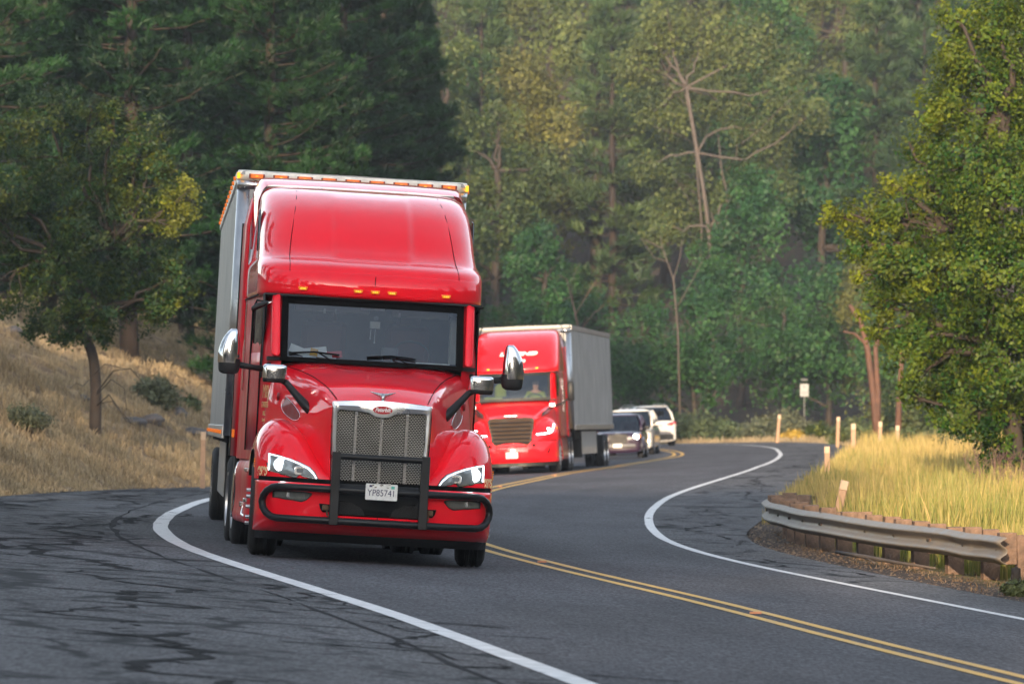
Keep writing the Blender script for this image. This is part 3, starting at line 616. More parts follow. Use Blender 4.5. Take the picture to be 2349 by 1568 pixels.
for x,z0,z1 in ((-.01,2.43,2.34),(.035,2.43,2.30)): mb=MB(); mb.tube([(x,2.21,z0),(x-.004,2.21,z1)],.003,5); mb.lathe([(-.01,.0005),(0,.011),(.01,.0005)],axis='z',c=(x-.004,2.21,z1-.01),n=8); mb.build('hanging_charm','paper_white',T1)
for x in (-.50,-.38,.30): mb=MB(); mb.box((x,2.395,2.60),(.022,.008,.05),.003); mb.build('visor_clip','plate_white',T1)
# papers lying on the dash
pp=empty('paper_stack',(-1.40,58,0),(0,ROLL1,R(5.7))); tag(pp,'loose heap of white, yellow and red papers on the dashboard behind the windshield','papers')
for c,(px,pz,w_,h_,a,m_) in enumerate([(-.72,2.135,.30,.10,18,'paper_white'),(-.60,2.14,.26,.12,-8,'paper_white'),(-.55,2.125,.20,.10,12,'paper_yellow'),(-.40,2.125,.18,.085,-6,'paper_red'),(-.47,2.11,.2,.06,4,'paper_white')]):
    mb=MB(); mb.box((0,0,0),(w_,.004,h_)); o=mb.build('sheet',m_,pp); o.location=(px,2.13-.012*c,pz+.01); o.rotation_euler=(R(-35),R(a),0)
# wipers
for x0,x1,xa in ((-.88,-.35,-.42),(-.06,.46,.40)):
    mb=MB(); mb.tube([(x0,wsy(x0,2.13)-.03,2.125),((x0+x1)/2,wsy((x0+x1)/2,2.15)-.03,2.15),(x1,wsy(x1,2.13)-.03,2.13)],.010,6)
    mb.tube([((x0+x1)/2+.02,wsy(0,2.14)-.045,2.155),(xa,wsy(xa,2.05)-.05,2.06)],.008,6); mb.build('wiper','black_gap',T1)
# deflectors beside the windshield
for s in(-1,1):
    G=[]
    for z,w0,w1 in ((2.09,.99,1.045),(2.11,.975,1.065),(2.2,.975,1.07),(2.5,.98,1.075),(2.74,.985,1.075)):
        y0=cabf(z)-.14
        G.append([(s*w0,y0+.03,z),(s*(w0+.015),y0,z),(s*(w1-.02),y0+.01,z),(s*w1,y0+.05,z),(s*(w1-.005),y0+.20,z)])
    mb=MB(); mb.grid(sgrid(G,3,2).tolist()); mb.build('side_deflector','red_paint',T1,smooth=True,solid=.012)
# doors
for s in(-1,1):
    def sx(y): return s*(np.interp(y,[2.0+p for p in PY],PX)+.006)
    ys_=np.linspace(2.38,3.42,14)
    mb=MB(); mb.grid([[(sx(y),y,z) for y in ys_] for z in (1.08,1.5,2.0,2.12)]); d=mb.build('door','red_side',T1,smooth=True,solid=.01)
    mb=MB(); mb.grid([[(sx(y)-s*.012+s*.004,y,z) for y in ys_[1:-1]] for z in (2.14,2.4,2.66)]); mb.build('door_glass','glass_dark',d,smooth=True)
    mb=MB(); mb.tube([(sx(ys_[0]),ys_[0],1.08),(sx(ys_[0])-s*.0,ys_[0],2.1),(sx(ys_[0])-s*.02,ys_[0]-.02,2.66),(sx(3.3)-s*.03,3.3,2.69),(sx(3.42),3.42,2.6),(sx(3.42),3.42,1.08)],.014,8); mb.build('door_seal','black_gap',d)
    mb=MB(); mb.tube([(sx(3.25)+s*.03,3.15,1.95),(sx(3.25)+s*.03,3.32,1.95)],.014,8); mb.build('door_handle','chrome',d)
    # sleeper side window and its trim
    mb=MB(); mb.prism([(3.72,3.22),(4.05,3.25),(4.10,3.62),(4.0,3.70),(3.86,3.68)],'x',s*1.155,s*1.172); mb.build('sleeper_window','glass_dark',T1,bevel=.004)
    mb=MB(); mb.box((s*1.217,4.5,2.2),(.018,.035,.95),.005); mb.build('grab_handle','chrome',T1)
    mb=MB(); G=[[(s*1.215,5.15,z),(s*1.235,5.4,z),(s*1.24,5.85,z)] for z in(1.0,2,3,3.55)]+[[(s*1.16,5.15,3.9),(s*1.19,5.4,3.86),(s*1.20,5.8,3.75)]]; mb.grid(G); mb.build('side_extender','red_side',T1,smooth=True,solid=.02)
    mb=MB(); mb.box((s*1.238,5.87,2.3),(.03,.05,2.6)); mb.build('extender_rubber','black_plastic',T1)
    mb=MB(); mb.box((s*1.255,5.2,1.25),(.03,.06,.09),.008); mb.build('side_marker','amber_side',T1)
# name on the cab side
for s in (-1,):
    rz=R(-78)
    tx=lambda st,sz,z,f=1.: text('door_lettering',st,sz,(-1.10-.10*(z<1.5)*0-.03*(1.72-z),1.93,z),(R(90),0,R(-80)),'decal_gold',T1,.002,sx=f)
    tx('M&J',.20,1.70,.85); tx('CARRIERS',.09,1.565,.75); tx('INC',.07,1.475,.9); tx('Seattle',.05,1.405,.9); tx('Seattle, Co',.05,1.33,2.2) if False else None
# hood
HY=[.16,.34,.62,1.1,1.6,2.0,2.16]
HP=[[(0,1.655),(.25,1.651),(.43,1.64),(.495,1.612),(.512,1.52),(.510,1.25),(.50,1.0),(.485,.72)],
 [(0,1.738),(.27,1.732),(.47,1.710),(.55,1.655),(.585,1.50),(.60,1.25),(.61,1.0),(.61,.72)],
 [(0,1.830),(.30,1.823),(.53,1.795),(.625,1.725),(.675,1.53),(.71,1.25),(.74,1.0),(.76,.75)],
 [(0,1.925),(.36,1.918),(.64,1.885),(.745,1.80),(.81,1.57),(.85,1.28),(.87,1.05),(.88,.85)],
 [(0,1.990),(.42,1.983),(.75,1.945),(.87,1.85),(.945,1.61),(.985,1.3),(1.0,1.1),(1.01,.9)],
 [(0,2.025),(.46,2.018),(.86,1.985),(.99,1.885),(1.06,1.62),(1.09,1.3),(1.10,1.1),(1.11,.9)],
 [(0,2.05),(.48,2.043),(.90,2.01),(1.02,1.905),(1.08,1.62),(1.11,1.3),(1.12,1.1),(1.13,.9)]]
G=[[(x,y,z) for x,z in p] for y,p in zip(HY,HP)]
A=sgrid(G,8,8)
# two raised blisters beside the windshield and a shallow centre crown
x=A[...,0];y=A[...,1]
sg=lambda t:1/(1+np.exp(-t))
bl=sg((y-1.25-.5*(x-.45))/.03)*sg((x-.40-.06*(2-y))/.022)*sg((.80-x+(y-2)*.18)/.03)
A[...,2]+=.022*bl*(x<1)
cr=sg((.40-x+.06*(y-1))/.03)*sg((y-.9)/.25); A[...,2]+=.010*cr
mb=MB(); mb.grid(A.tolist()); mb.grid(mir(A).tolist()); hood=mb.build('hood','red_paint',T1,smooth=True); mergeob(hood)
for s in (-1,1):
    pts=[(s*np.interp(y,HY,[.46,.50,.56,.665,.775,.88,.92]),y,np.interp(y,HY,[1.64,1.705,1.787,1.878,1.94,1.978,2.004])+.003) for y in np.linspace(.2,2.1,14)]
    mb=MB(); mb.tube(pts,.005,5); mb.build('hood_seam','black_gap',hood)
# fenders
FX=[.50,.58,.66,.74,.84,.94,1.04,1.12,1.18,1.215,1.235]
FZ=[.95,1.08,1.20,1.30,1.385,1.425,1.42,1.375,1.30,1.21,1.10]
FY=[.13,.155,.185,.215,.265,.33,.42,.52,.62,.70,.80]
def fyf(x): return float(np.interp(abs(x),FX,FY))
def fsurf(x,z,off=0):
    """front surface y of the fender at (x,z)"""
    ax=abs(x); zp=np.interp(ax,FX,FZ); yf=fyf(ax); t=min(1,max(0,(z-.80)/(zp-.80))); th=math.asin(t**(1/.75)); return yf+(1.22-yf)*(1-math.cos(th))**1.0-off
def fprof(x,zp,yf):
    P_=[]
    for i in range(13):
        th=math.pi/2*i/12; P_.append((x,yf+(1.22-yf)*(1-math.cos(th)),.80+(zp-.80)*math.sin(th)**.75))
    for i in range(1,9):
        th=math.pi/2*i/8; P_.append((x,1.22+.72*math.sin(th),.86+(zp-.86)*max(0,math.cos(th))**.7))
    return P_
cols=[fprof(a,b,c) for a,b,c in zip(FX,FZ,FY)]
A=crv(np.array(cols),3)
# arch lip: outer wall going down round the wheel opening
lip=A[-1].copy(); lip2=lip.copy(); lip2[:,0]=1.235; c0=np.array([1.235,1.28,.50])
def arch(p,rr):
    v=p-c0; v[0]=0; n=np.linalg.norm(v); return c0+v/n*min(n,rr)
l2=np.array([arch(p.copy(),.66) for p in lip]); l3=l2.copy(); l3[:,0]=1.20; l4=l2.copy(); l4[:,0]=.8
mb=MB()
for s in(-1,1):
    Q=np.concatenate([A,l2[None]]); Q=Q.copy(); Q[...,0]*=s
    mb=MB(); mb.grid(Q.tolist()); f=mb.build('fender','red_paint',T1,auto=50); mergeob(f)
    q2=np.stack([l2,l3,l4]); q2=q2.copy(); q2[...,0]*=s; mb=MB(); mb.grid(q2.tolist()); mb.build('fender_liner','black_plastic',f,smooth=True)
    # headlight
    HL=[(1.13,1.075),(1.02,1.055),(.90,1.025),(.80,.99),(.70,.945),(.65,.895),(.612,.825),(.66,.822),(.76,.845),(.80,.862),(.835,.832),(.88,.834),(.98,.855),(1.10,.878),(1.12,.95)]
    def hlpoly(scale,off,mat,name,par,cx=.88,cz=.95,poly=HL,solid=0):
        p=[(cx+(a-cx)*scale,cz+(b-cz)*scale) for a,b in poly]
        m_=MB(); V_=[(s*cx,fsurf(cx,cz)-off,cz)]+[]; 
        rings=5
        for r_ in range(1,rings+1):
            for a,b in p: 
                xx_=cx+(a-cx)*r_/rings; z_=cz+(b-cz)*r_/rings; V_.append((s*xx_,fsurf(xx_,z_)-off,z_))
        n_=len(p); F_=[(0,1+i,1+(i+1)%n_) for i in range(n_)]
        for r_ in range(rings-1):
            for i in range(n_): j=(i+1)%n_; F_.append((1+r_*n_+i,1+(r_+1)*n_+i,1+(r_+1)*n_+j,1+r_*n_+j))
        m_.add(V_,F_); return m_.build(name,mat,par,smooth=True,solid=solid)
    hl=hlpoly(1.03,.004,'black_plastic','headlight',T1)
    hlpoly(.965,.009,'reflector','reflector',hl)
    hlpoly(.86,.013,'lens_grey','lamp_bowl',hl,cx=.90,cz=.945)
    LEDP=[(1.115,1.062),(.90,1.012),(.80,.975),(.70,.93),(.64,.865),(.645,.86),(.70,.905),(.80,.952),(.90,.99),(1.09,1.035),(1.09,.90),(1.105,.90)]
    mm=MB(); 
    tp=[(1.11,1.058),(1.0,1.035),(.9,1.008),(.8,.970),(.72,.93),(.66,.875),(.63,.835)]
    mm.tube([(s*a,fsurf(a,b)-.016,b) for a,b in tp],.008,6); mm.tube([(s*1.108,fsurf(1.108,b)-.016,b) for b in (1.05,.97,.89)],.008,6); mm.build('light_strip','led_soft',hl)
    mm=MB(); c_=(s*.995,0,.955)
    mm.lathe([(fsurf(.995,.955)-.022,.0005),(fsurf(.995,.955)-.020,.055),(fsurf(.995,.955)-.006,.070)],axis='y',c=(s*.995,0,.955),n=20); mm.build('lamp','led' if s>0 else 'led_soft',hl,smooth=True)
    if s<0:
        mm=MB(); mm.lathe([(fsurf(.99,.955)-.026,.0005),(fsurf(.99,.955)-.024,.05),(fsurf(.99,.955)-.022,.055)],axis='y',c=(-.99,0,.957),n=20); mm.build('lamp','led',hl,smooth=True)
    mm=MB(); mm.prism([(s*.80+u,.905+v) for u,v in rrect(.115,.085,.025)],'y',fsurf(.80,.905)-.024,fsurf(.80,.905)-.002); mm.build('lamp_housing','chrome_dull',hl,bevel=.004)
    mm=MB(); mm.prism([(s*.80+u,.905+v) for u,v in rrect(.075,.045,.018)],'y',fsurf(.80,.905)-.028,fsurf(.80,.905)-.022); mm.build('inner_lens','lens_grey',hl)
    text('fleet_number','9595',.125,(s*1.168,.575,.875),(R(84),0,s*R(60)),'decal_cream',T1,.002,shear=.15,sx=.74,bold=.004)
    mm=MB(); [mm.box((s*1.238,.84,.925+.025*q),(.010,.03,.016),.003) for q in range(4)]; mm.build('turn_signal','amber_lens',T1)
# grille
OUT=[(-.512,1.632),(-.25,1.652),(0,1.662),(.25,1.652),(.512,1.632),(.508,1.3),(.480,.80),(.40,.765),(.2,.748),(0,.745),(-.2,.748),(-.40,.765),(-.480,.80),(-.508,1.3)]
INN=[(-.435,1.555),(-.25,1.548),(-.14,1.535),(-.075,1.50),(0,1.49),(.075,1.50),(.14,1.535),(.25,1.548),(.435,1.555),(.462,1.53),(.458,1.2),(.437,.83),(.38,.795),(0,.772),(-.38,.795),(-.437,.83),(-.458,1.2),(-.462,1.53)]
def dens(poly,n):
    p=np.array(poly+[poly[0]],float); d=np.concatenate([[0],np.cumsum(np.linalg.norm(np.diff(p,axis=0),axis=1))]); t=np.linspace(0,d[-1],n,endpoint=False); return np.stack([np.interp(t,d,p[:,0]),np.interp(t,d,p[:,1])],1)
def angsort(poly,n,c):
    p=dens(poly,2000)-np.array(c); a=np.arctan2(p[:,1],p[:,0]); idx=np.argsort(a); a=a[idx]; r=np.hypot(p[:,0],p[:,1])[idx]; t=np.linspace(-math.pi,math.pi,n,endpoint=False); rr=np.interp(t,a,r,period=2*math.pi); return np.stack([rr*np.cos(t),rr*np.sin(t)],1)+np.array(c)
c_=(0,1.2); n_=240; po=angsort(OUT,n_,c_); pi_=angsort(INN,n_,c_)
def lay(p,y): return [(a,y+.18*a*a,b) for a,b in p]
mid=(po+pi_)/2
mb=MB(); mb.grid([lay(po,.17),lay(po*.998+np.array(c_)*.002,.12),lay(mid,.095),lay(pi_*1.0,.11),lay(pi_*.985+np.array(c_)*.015,.15),lay(pi_*.985+np.array(c_)*.015,.17)],closeu=True)
gs=mb.build('grille_surround','surround',T1,auto=40)
mb=MB(); pin=pi_*.995+np.array(c_)*.005; mb.add(lay(pin,.175)+[(c_[0],.175,c_[1])],[(i,(i+1)%n_,n_) for i in range(n_)]); mb.build('grille_back','black_gap',gs)
# perforated mesh: staggered links built as real bars with openings
def inside(x,z,poly):
    c=False; n=len(poly); j=n-1
    for i in range(n):
        xi,zi=poly[i];xj,zj=poly[j]
        if (zi>z)!=(zj>z) and x<(xj-xi)*(z-zi)/(zj-zi)+xi: c=not c
        j=i
    return c
mb=MB(); py_,px_=.0180,.0300; k=0; z=.79
while z<1.545:
    off=(k%2)*px_/2
    xs_=np.arange(-.46,.461,px_)
    seg=[x for x in np.arange(-.46,.462,.01) if inside(x,z,INN)]
    if seg:
        a,b=seg[0],seg[-1]; yy=.150
        for x0 in np.arange(a,b,.09):
            x1=min(x0+.09,b); q0=.18*x0*x0;q1=.18*x1*x1
            mb.add([(x0,yy+q0-.004,z-.0026),(x1,yy+q1-.004,z-.0026),(x1,yy+q1,z+.0032),(x0,yy+q0,z+.0032)],[(0,1,2,3)])
        for x in xs_+off:
            if a<x<b and inside(x,z+py_/2,INN): q=.18*x*x; mb.add([(x-.004,yy+q-.003,z),(x+.005,yy+q-.003,z),(x+.005,yy+q-.003,z+py_),(x-.005,yy+q-.003,z+py_)],[(0,1,2,3)])
    z+=py_; k+=1
pmat('mesh_metal',(.27,.255,.23),.42,.75,noise=.35,nscale=2.2); mb.build('grille_mesh','mesh_metal',gs,fix=False)
for x,zt in ((-.262,1.535),(0,1.475),(.262,1.535)):
    mb=MB(); y=.128+.18*x*x; mb.prism([(x-.022,y+.02),(x-.016,y-.014),(x+.016,y-.014),(x+.022,y+.02)],'z',.785,zt-.02); 
    mb.prism([(x-.023,y+.02),(x-.015,y-.018),(x+.015,y-.018),(x+.023,y+.02)],'z',zt-.02,zt); mb.prism([(x-.023,y+.02),(x-.015,y-.018),(x+.015,y-.018),(x+.023,y+.02)],'z',.775,.785); mb.build('grille_bar','bar_chrome',gs,bevel=.002)
# emblem
el=[(.105*math.cos(a),.044*math.sin(a)) for a in np.linspace(0,2*math.pi,40,endpoint=False)]
mb=MB(); mb.prism(el,'y',-.006,.006); em=mb.build('emblem','chrome_dull',gs); em.location=(0,.090,1.567)
mb=MB(); mb.prism([(a*.94,b*.90) for a,b in el],'y',-.009,-.005); mb.build('emblem_field','emblem_red',em)
text('emblem_script','Peterbilt',.058,(0,-.0105,.002),(R(90),0,0),'decal_white',em,.001,shear=.35,sx=.78,bold=.0012)
# bird ornament
G=[]
for t in np.linspace(-1,1,25):
    a=abs(t); x=.133*t; z=.072+.028*a**1.3 ; th=.030*(1-a)**.8+.004; yb=.0+.05*a
    G.append([(x,yb-.006,z+th*.35),(x,yb-.020*(1-a)-.002,z-th*.2),(x,yb-.006,z-th*(1.0 if a>.25 else 1+1.5*(1-a/.25))),(x,yb+.02,z-th*.2),(x,yb+.02,z+th*.3)])
mb=MB(); mb.grid(G,closeu=True); mb.tube([(0,-.012,.0),(0,-.014,.03),(0,-.004,.07)],[.010,.014,.022],10)
o=mb.build('hood_ornament','chrome_dull',T1,smooth=True); o.location=(0,.16,1.655)
# bumper
BX=[0,.3,.46,.6,.8,.95,1.08,1.17,1.215,1.225]; BY=[.0,.01,.03,.05,.09,.15,.25,.40,.58,.8]
def by(x): return float(np.interp(abs(x),BX,BY))
G=[]
for z,o_ in ((.27,.26),(.31,.14),(.37,.05),(.42,.008),(.47,.0),(.60,-.012),(.70,-.012),(.765,.0),(.785,.03)):
    G.append([(x,y+o_,z) for x,y in zip(BX,BY)])
A=sgrid(G,3,4)
keep=MB()
for Q in (A,mir(A)):
    nu,nv=Q.shape[:2]; F_=[]
    for i in range(nu-1):
        for j in range(nv-1):
            c=(Q[i,j]+Q[i+1,j+1])/2
            if abs(c[0])<.43 and .475<c[2]<.80: continue
            F_.append((i*nv+j,i*nv+j+1,(i+1)*nv+j+1,(i+1)*nv+j))
    keep.add(Q.reshape(-1,3).tolist(),F_)
bum=keep.build('bumper','red_paint',T1,auto=50); mergeob(bum)
mb=MB(); mb.tube([(0,-.002,.40),(0,-.006,.47)],.004,6); mb.build('bumper_seam','black_gap',bum)
mb=MB(); G=[[(x,by(x)+.34,.19),(x,by(x)+.30,.23),(x,by(x)+.24,.275)] for x in np.linspace(-1.2,1.2,41)]; mb.grid(G); mb.build('lower_valance','black_plastic',T1,smooth=True)
# centre insert of the bumper
G=[]
for z,o_ in ((.465,.10),(.50,.06),(.58,.035),(.66,.02),(.74,.015),(.80,.05)):
    G.append([(x,by(x)+o_,z) for x in np.linspace(-.44,.44,25)])
mb=MB(); mb.grid(sgrid(G,3,1).tolist()); ins=mb.build('bumper_insert','black_plastic',T1,smooth=True)
for s in(-1,1):
    pk=[(.12,.485),(.42,.485),(.425,.60),(.38,.625),(.26,.61),(.17,.56)]
    mb=MB(); n=len(pk); V_=[(s*a,.0+.045+by(a),b) for a,b in pk]; mb.add(V_,[tuple(range(n))]); o=mb.build('air_intake','black_gap',ins)
    o.location.y=-.022
    mb=MB()
    for zi in range(12):
        for xi in range(30):
            x=.125+xi*.0105+(zi%2)*.005; z=.492+zi*.0105
            if inside(x,z,pk): mb.box((s*x,by(x)+.016,z),(.0025,.004,.009)); 
    for zi in range(12):
        z=.490+zi*.0105; sgm=[x for x in np.arange(.12,.43,.01) if inside(x,z,pk)]
        if len(sgm)>1: mb.box((s*(sgm[0]+sgm[-1])/2,by(.3)+.012,z),(sgm[-1]-sgm[0],.003,.002))
    mb.build('intake_mesh','dark_steel',ins)
    # fog lamp
    fp=[(1.075,.700),(.715,.690),(.67,.675),(.73,.605),(.78,.590),(1.05,.612),(1.07,.63)]
    mb=MB(); V_=[(s*a,by(a)-.018,b) for a,b in fp]+[(s*a,by(a)+.02,b) for a,b in fp]; n=len(fp)
    # subdivided strip following the bumper curve
    G=[]
    for x in np.linspace(.675,1.07,16):
        zt=np.interp(x,[.67,.715,1.07],[.676,.690,.700]); zb=np.interp(x,[.67,.735,.78,1.07],[.672,.605,.592,.620]); G.append([(s*x,by(x)-.006,zt+.008),(s*x,by(x)-.022,zt),(s*x,by(x)-.022,zb),(s*x,by(x)-.006,zb-.008)])
    mb=MB(); mb.grid(G); fg=mb.build('fog_light','black_plastic',T1,auto=30)
    G=[[(a,b-.003,c-(.010 if i<2 else -.010)) for i,(a,b,c) in enumerate(g[0:4]) if i in(1,2)] for g in G[1:-1]]
    mb=MB(); mb.grid(G); mb.build('fog_lens','fog_glass',fg,smooth=True)
    mb=MB()
    for x in np.linspace(.75,1.05,26): mb.box((s*x,by(x)-.027,.652),(.004,.004,.058))
    mb.build('lens_ribs','lens_grey',fg)
    mb=MB(); mb.box((s*.915,by(.915)-.028,.655),(.035,.006,.05),.004); mb.build('fog_bulb','reflector',fg)
    # tow hook pocket
    mb=MB(); mb.prism([(s*.60,.585),(s*.475,.580),(s*.475,.505),(s*.56,.50),(s*.585,.53)],'y',.0,.055); o=mb.build('tow_pocket','black_gap',T1); o.location.y=.005
    mb=MB(); mb.box((s*.535,.0,.545),(.065,.06,.055),.01); mb.lathe([(-.036,.0005),(-.036,.014),(-.03,.016)],axis='y',c=(s*.535,0,.548),n=12)
    mb.tube([(s*.52,-.01,.52),(s*.515,-.03,.47),(s*.49,-.035,.455),(s*.46,-.03,.46),(s*.455,-.01,.50)],.008,8); mb.build('tow_hook','steel_rust',T1)
# gap between bumper and hood
mb=MB(); G=[[(x,by(x)+.06,.76),(x,by(x)+.06,.83)] for x in np.linspace(-1.2,1.2,31)]; mb.grid(G); mb.build('bumper_gap','black_gap',T1,solid=.05)
# bull bar
BB=empty('bull_bar',(0,0,0)); BB.parent=T1
for s in(-1,1):
    mb=MB(); mb.prism([(-.13,.375),(-.075,.375),(-.055,.72),(-.06,1.115),(-.115,1.12),(-.12,.72)],'x',s*.455-.045,s*.455+.045); mb.build('upright','black_steel',BB,bevel=.006)
def bby(x): return by(x)-.105
lp=[]
xm=1.165
for x in np.linspace(-1.02,1.02,30): lp.append((x,bby(x),.735))
for k in range(1,8): a=R(90-180*k/8); lp.append((1.02+.150*math.cos(a),bby(1.02+.150*math.cos(a)*.9),.575+.16*math.sin(a)))
lo=[(x,bby(x),.415) for x in np.linspace(1.02,-1.02,30)]; lp+=lo
for k in range(1,8): a=R(270-180*k/8); lp.append((-1.02+.150*math.cos(a),bby(1.02-.150*math.cos(a)*.9),.575+.16*math.sin(a)))
lp.append(lp[0])
mb=MB(); mb.tube(lp,.037,12,cap=False); mb.build('loop_tube','black_steel',BB,smooth=True)
mb=MB(); mb.tube([(-.42,-.09,1.075),(.42,-.09,1.075)],.033,12); mb.build('cross_tube','black_steel',BB,auto=40)
mb=MB(); mb.box((0,-.07,.735),(.35,.03,.05)); mb.build('mount','black_steel',BB)
pl=plate(T1,(.015,-.165,.735),0,'YP85741',.325,.165)
mb=MB(); mb.box((-.11,-.005,.058),(.03,.003,.02)); mb.build('sticker','plate_blue',pl)
mb=MB(); mb.box((.115,-.005,.050),(.035,.003,.028)); pmat('sticker_green',(.10,.45,.38),.5); mb.build('sticker','sticker_green',pl)
mb=MB(); 
for i in range(9): mb.box((-.09+i*.022,-.007,.068+.006*math.sin(i*1.9)),(.026,.004,.014),0,0,Matrix.Rotation(.3*math.sin(i*2.3),4,'Y'))
mb.build('crumpled_edge','chrome_dull',pl)
# mirrors
for s in(-1,1):
    mo=empty('mirror',(0,0,0)); mo.parent=T1
    def body(levels,name,mat):
        G=[]
        for z,xi,xo,d in levels:
            c=(xi+xo)/2; w_=xo-xi; G.append([(s*(c+u),2.02+v,z) for u,v in rrect(w_,d,min(w_,d)*.42,5)])
        m_=MB(); A_=crv(np.array(G),3); m_.grid(A_.tolist(),closeu=True); k_=A_.shape[1]; m_.add(A_[-1].tolist(),[tuple(range(k_))]); m_.add(A_[0].tolist(),[tuple(range(k_))]); return m_.build(name,mat,mo,auto=45)
    body([(1.868,1.44,1.555,.10),(1.89,1.40,1.60,.15),(1.95,1.385,1.612,.17),(2.03,1.385,1.614,.17)],'mirror_housing','black_plastic')
    body([(1.985,1.392,1.620,.178),(2.08,1.39,1.620,.178),(2.18,1.395,1.60,.17),(2.26,1.405,1.565,.15),(2.32,1.415,1.52,.12),(2.345,1.43,1.495,.08)],'mirror_cover','chrome')
    m_=MB(); m_.tube([(s*1.42,2.05,1.975),(s*1.25,2.12,1.955),(s*1.05,2.15,1.935)],[.036,.030,.040],10); m_.build('mirror_arm','black_plastic',mo,smooth=True)
    m_=MB(); m_.box((s*1.07,2.15,1.95),(.07,.1,.13),.02); m_.build('mirror_mount','black_plastic',mo)
    hm=empty('hood_mirror',(0,0,0)); hm.parent=T1
    def hb(levels,name,mat):
        G=[]
        for z,w_,d in levels: G.append([(s*1.075+u,.95+v,z) for u,v in rrect(w_,d,min(w_,d)*.38,5)])
        m_=MB(); A_=crv(np.array(G),3); m_.grid(A_.tolist(),closeu=True); k_=A_.shape[1]; m_.add(A_[-1].tolist(),[tuple(range(k_))]); m_.add(A_[0].tolist(),[tuple(range(k_))]); return m_.build(name,mat,hm,auto=45)
    hb([(1.795,.20,.09),(1.803,.235,.125),(1.83,.245,.135),(1.86,.247,.137)],'mirror_housing','black_plastic')
    hb([(1.838,.253,.143),(1.90,.253,.143),(1.95,.248,.138),(1.972,.235,.12),(1.982,.20,.08)],'mirror_cover','chrome')
    m_=MB(); m_.tube([(s*1.0,.96,1.825),(s*.95,.95,1.80),(s*.86,.90,1.70),(s*.74,.82,1.57),(s*.66,.76,1.50)],[.032,.032,.038,.050,.055],10); m_.build('mirror_arm','black_plastic',hm,smooth=True)
    G=[]
    for t,w_ in ((0,.035),(.15,.055),(.4,.070),(.65,.062),(.85,.038),(1,.008)):
        cx=.70-.115*t; cz=1.54-.20*t; xx_=cx-.0; G.append([(s*(xx_+w_*.8),.80-.12*t,cz+w_*.35),(s*xx_,.735-.12*t,cz+.01),(s*(xx_-w_*.8),.78-.12*t,cz-w_*.35),(s*xx_,.86-.12*t,cz)])
    m_=MB(); m_.grid(G,closeu=True); m_.build('mirror_foot','black_plastic',hm,smooth=True)
    # chrome vent trim on the hood side
    def hx(y,z):
        i=0; prof=[]
        xs2=[np.interp(z,[q[1] for q in p[::-1]],[q[0] for q in p[::-1]]) for p in HP]; return float(np.interp(y,HY,xs2))
    pts=[(1.50,1.66),(1.25,1.60),(.98,1.50),(.95,1.44),(1.1,1.42),(1.40,1.48),(1.55,1.56),(1.50,1.66)]
    m_=MB(); m_.tube([(s*(hx(y,z)+.012),y,z) for y,z in crv(np.array(pts),4)],.004,6,cap=False); m_.build('vent_trim','chrome',T1,smooth=True)
    m_=MB(); m_.add([(s*(hx(y,z)+.008),y,z) for y,z in pts[:-1]],[tuple(range(7))]); m_.build('vent','red_dark',T1)
    m_=MB(); m_.lathe([(.0,.045),(.02,.04),(.024,.0005)],c=(0,0,0),n=18); o=m_.build('side_lamp','red_dark',T1,smooth=True); o.location=(s*(hx(1.72,1.66)+.005),1.72,1.66); o.rotation_euler=(0,0,0 if s>0 else math.pi)
# side-view camera pod on the viewer's left
mb=MB(); mb.tube([(-1.03,2.2,2.665),(-1.14,2.18,2.635)],.013,8,mi=1); G=[]
for t,r_ in ((0,.012),(.12,.028),(.5,.036),(.85,.034),(1,.02)): G.append([(-1.12-.17*t,2.14+.04*math.cos(a),2.645-.075*t+r_*math.sin(a)) for a in np.linspace(0,2*math.pi,10,endpoint=False)])
mb.grid(G,closeu=True); mb.build('lookdown_mirror',['black_plastic','chrome_dull'],T1,smooth=True)
# lower fairings, tank, frame, wheels
for s in(-1,1):
    G=[]
    for y in (2.15,2.3,3.0,4.0,4.75,4.85):
        e=1-.06*(y<2.2)-.03*(y>4.8)
        G.append([(s*x*e,y,z) for x,z in ((1.02,1.02),(1.14,1.0),(1.20,.93),(1.225,.80),(1.215,.6),(1.225,.45),(1.235,.36),(1.20,.30),(1.05,.28))])
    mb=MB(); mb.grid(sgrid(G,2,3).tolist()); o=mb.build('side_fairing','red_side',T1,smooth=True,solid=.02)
    G=[[ (s*x,y,z) for x,z in ((1.0,1.0),(1.20,.93),(1.24,.6),(1.24,.33))] for y in (4.9,5.02)]
    mb=MB(); mb.grid(sgrid(G,1,4).tolist()); mb.build('chrome_band','chrome',T1,smooth=True,solid=.02)
    [MB().box((s*1.17,2.45,zz_),(.15,.3,.04),.008).build('step','chrome_dull',T1) for zz_ in (.87,.55)]
    mb=MB(); mb.box((s*1.235,2.9,.50),(.05,.06,.06),.01); mb.tube([(s*1.22,2.9,.48),(s*1.25,2.6,.40),(s*1.2,2.2,.36)],.012,8); mb.build('tank_cap','chrome_dull',T1)
    wh=wheel(T1,s*1.085,1.30,.30,.50,s,True); wh.rotation_euler=(0,0,R(-3))
    for y in (5.75,7.05):
        wheel(T1,s*1.06,y,.27,.50,s); wheel(T1,s*.74,y,.27,.50,s)
mb=MB()
for s in(-1,1): mb.box((s*.43,4.2,.78),(.09,7.4,.28))
mb.box((0,1.3,.47),(2.0,.14,.14)); mb.box((0,.75,.62),(1.5,.5,.5)); mb.box((0,3,.62),(1.6,3.6,.5)); mb.box((0,1.35,1.1),(1.2,1.5,.7)); mb.box((0,5.75,.5),(2.0,.2,.3)); mb.box((0,7.05,.5),(2.0,.2,.3)); mb.box((0,6.4,1.0),(.95,1.0,.14))
mb.build('chassis','dark_steel',T1)
mb=MB()
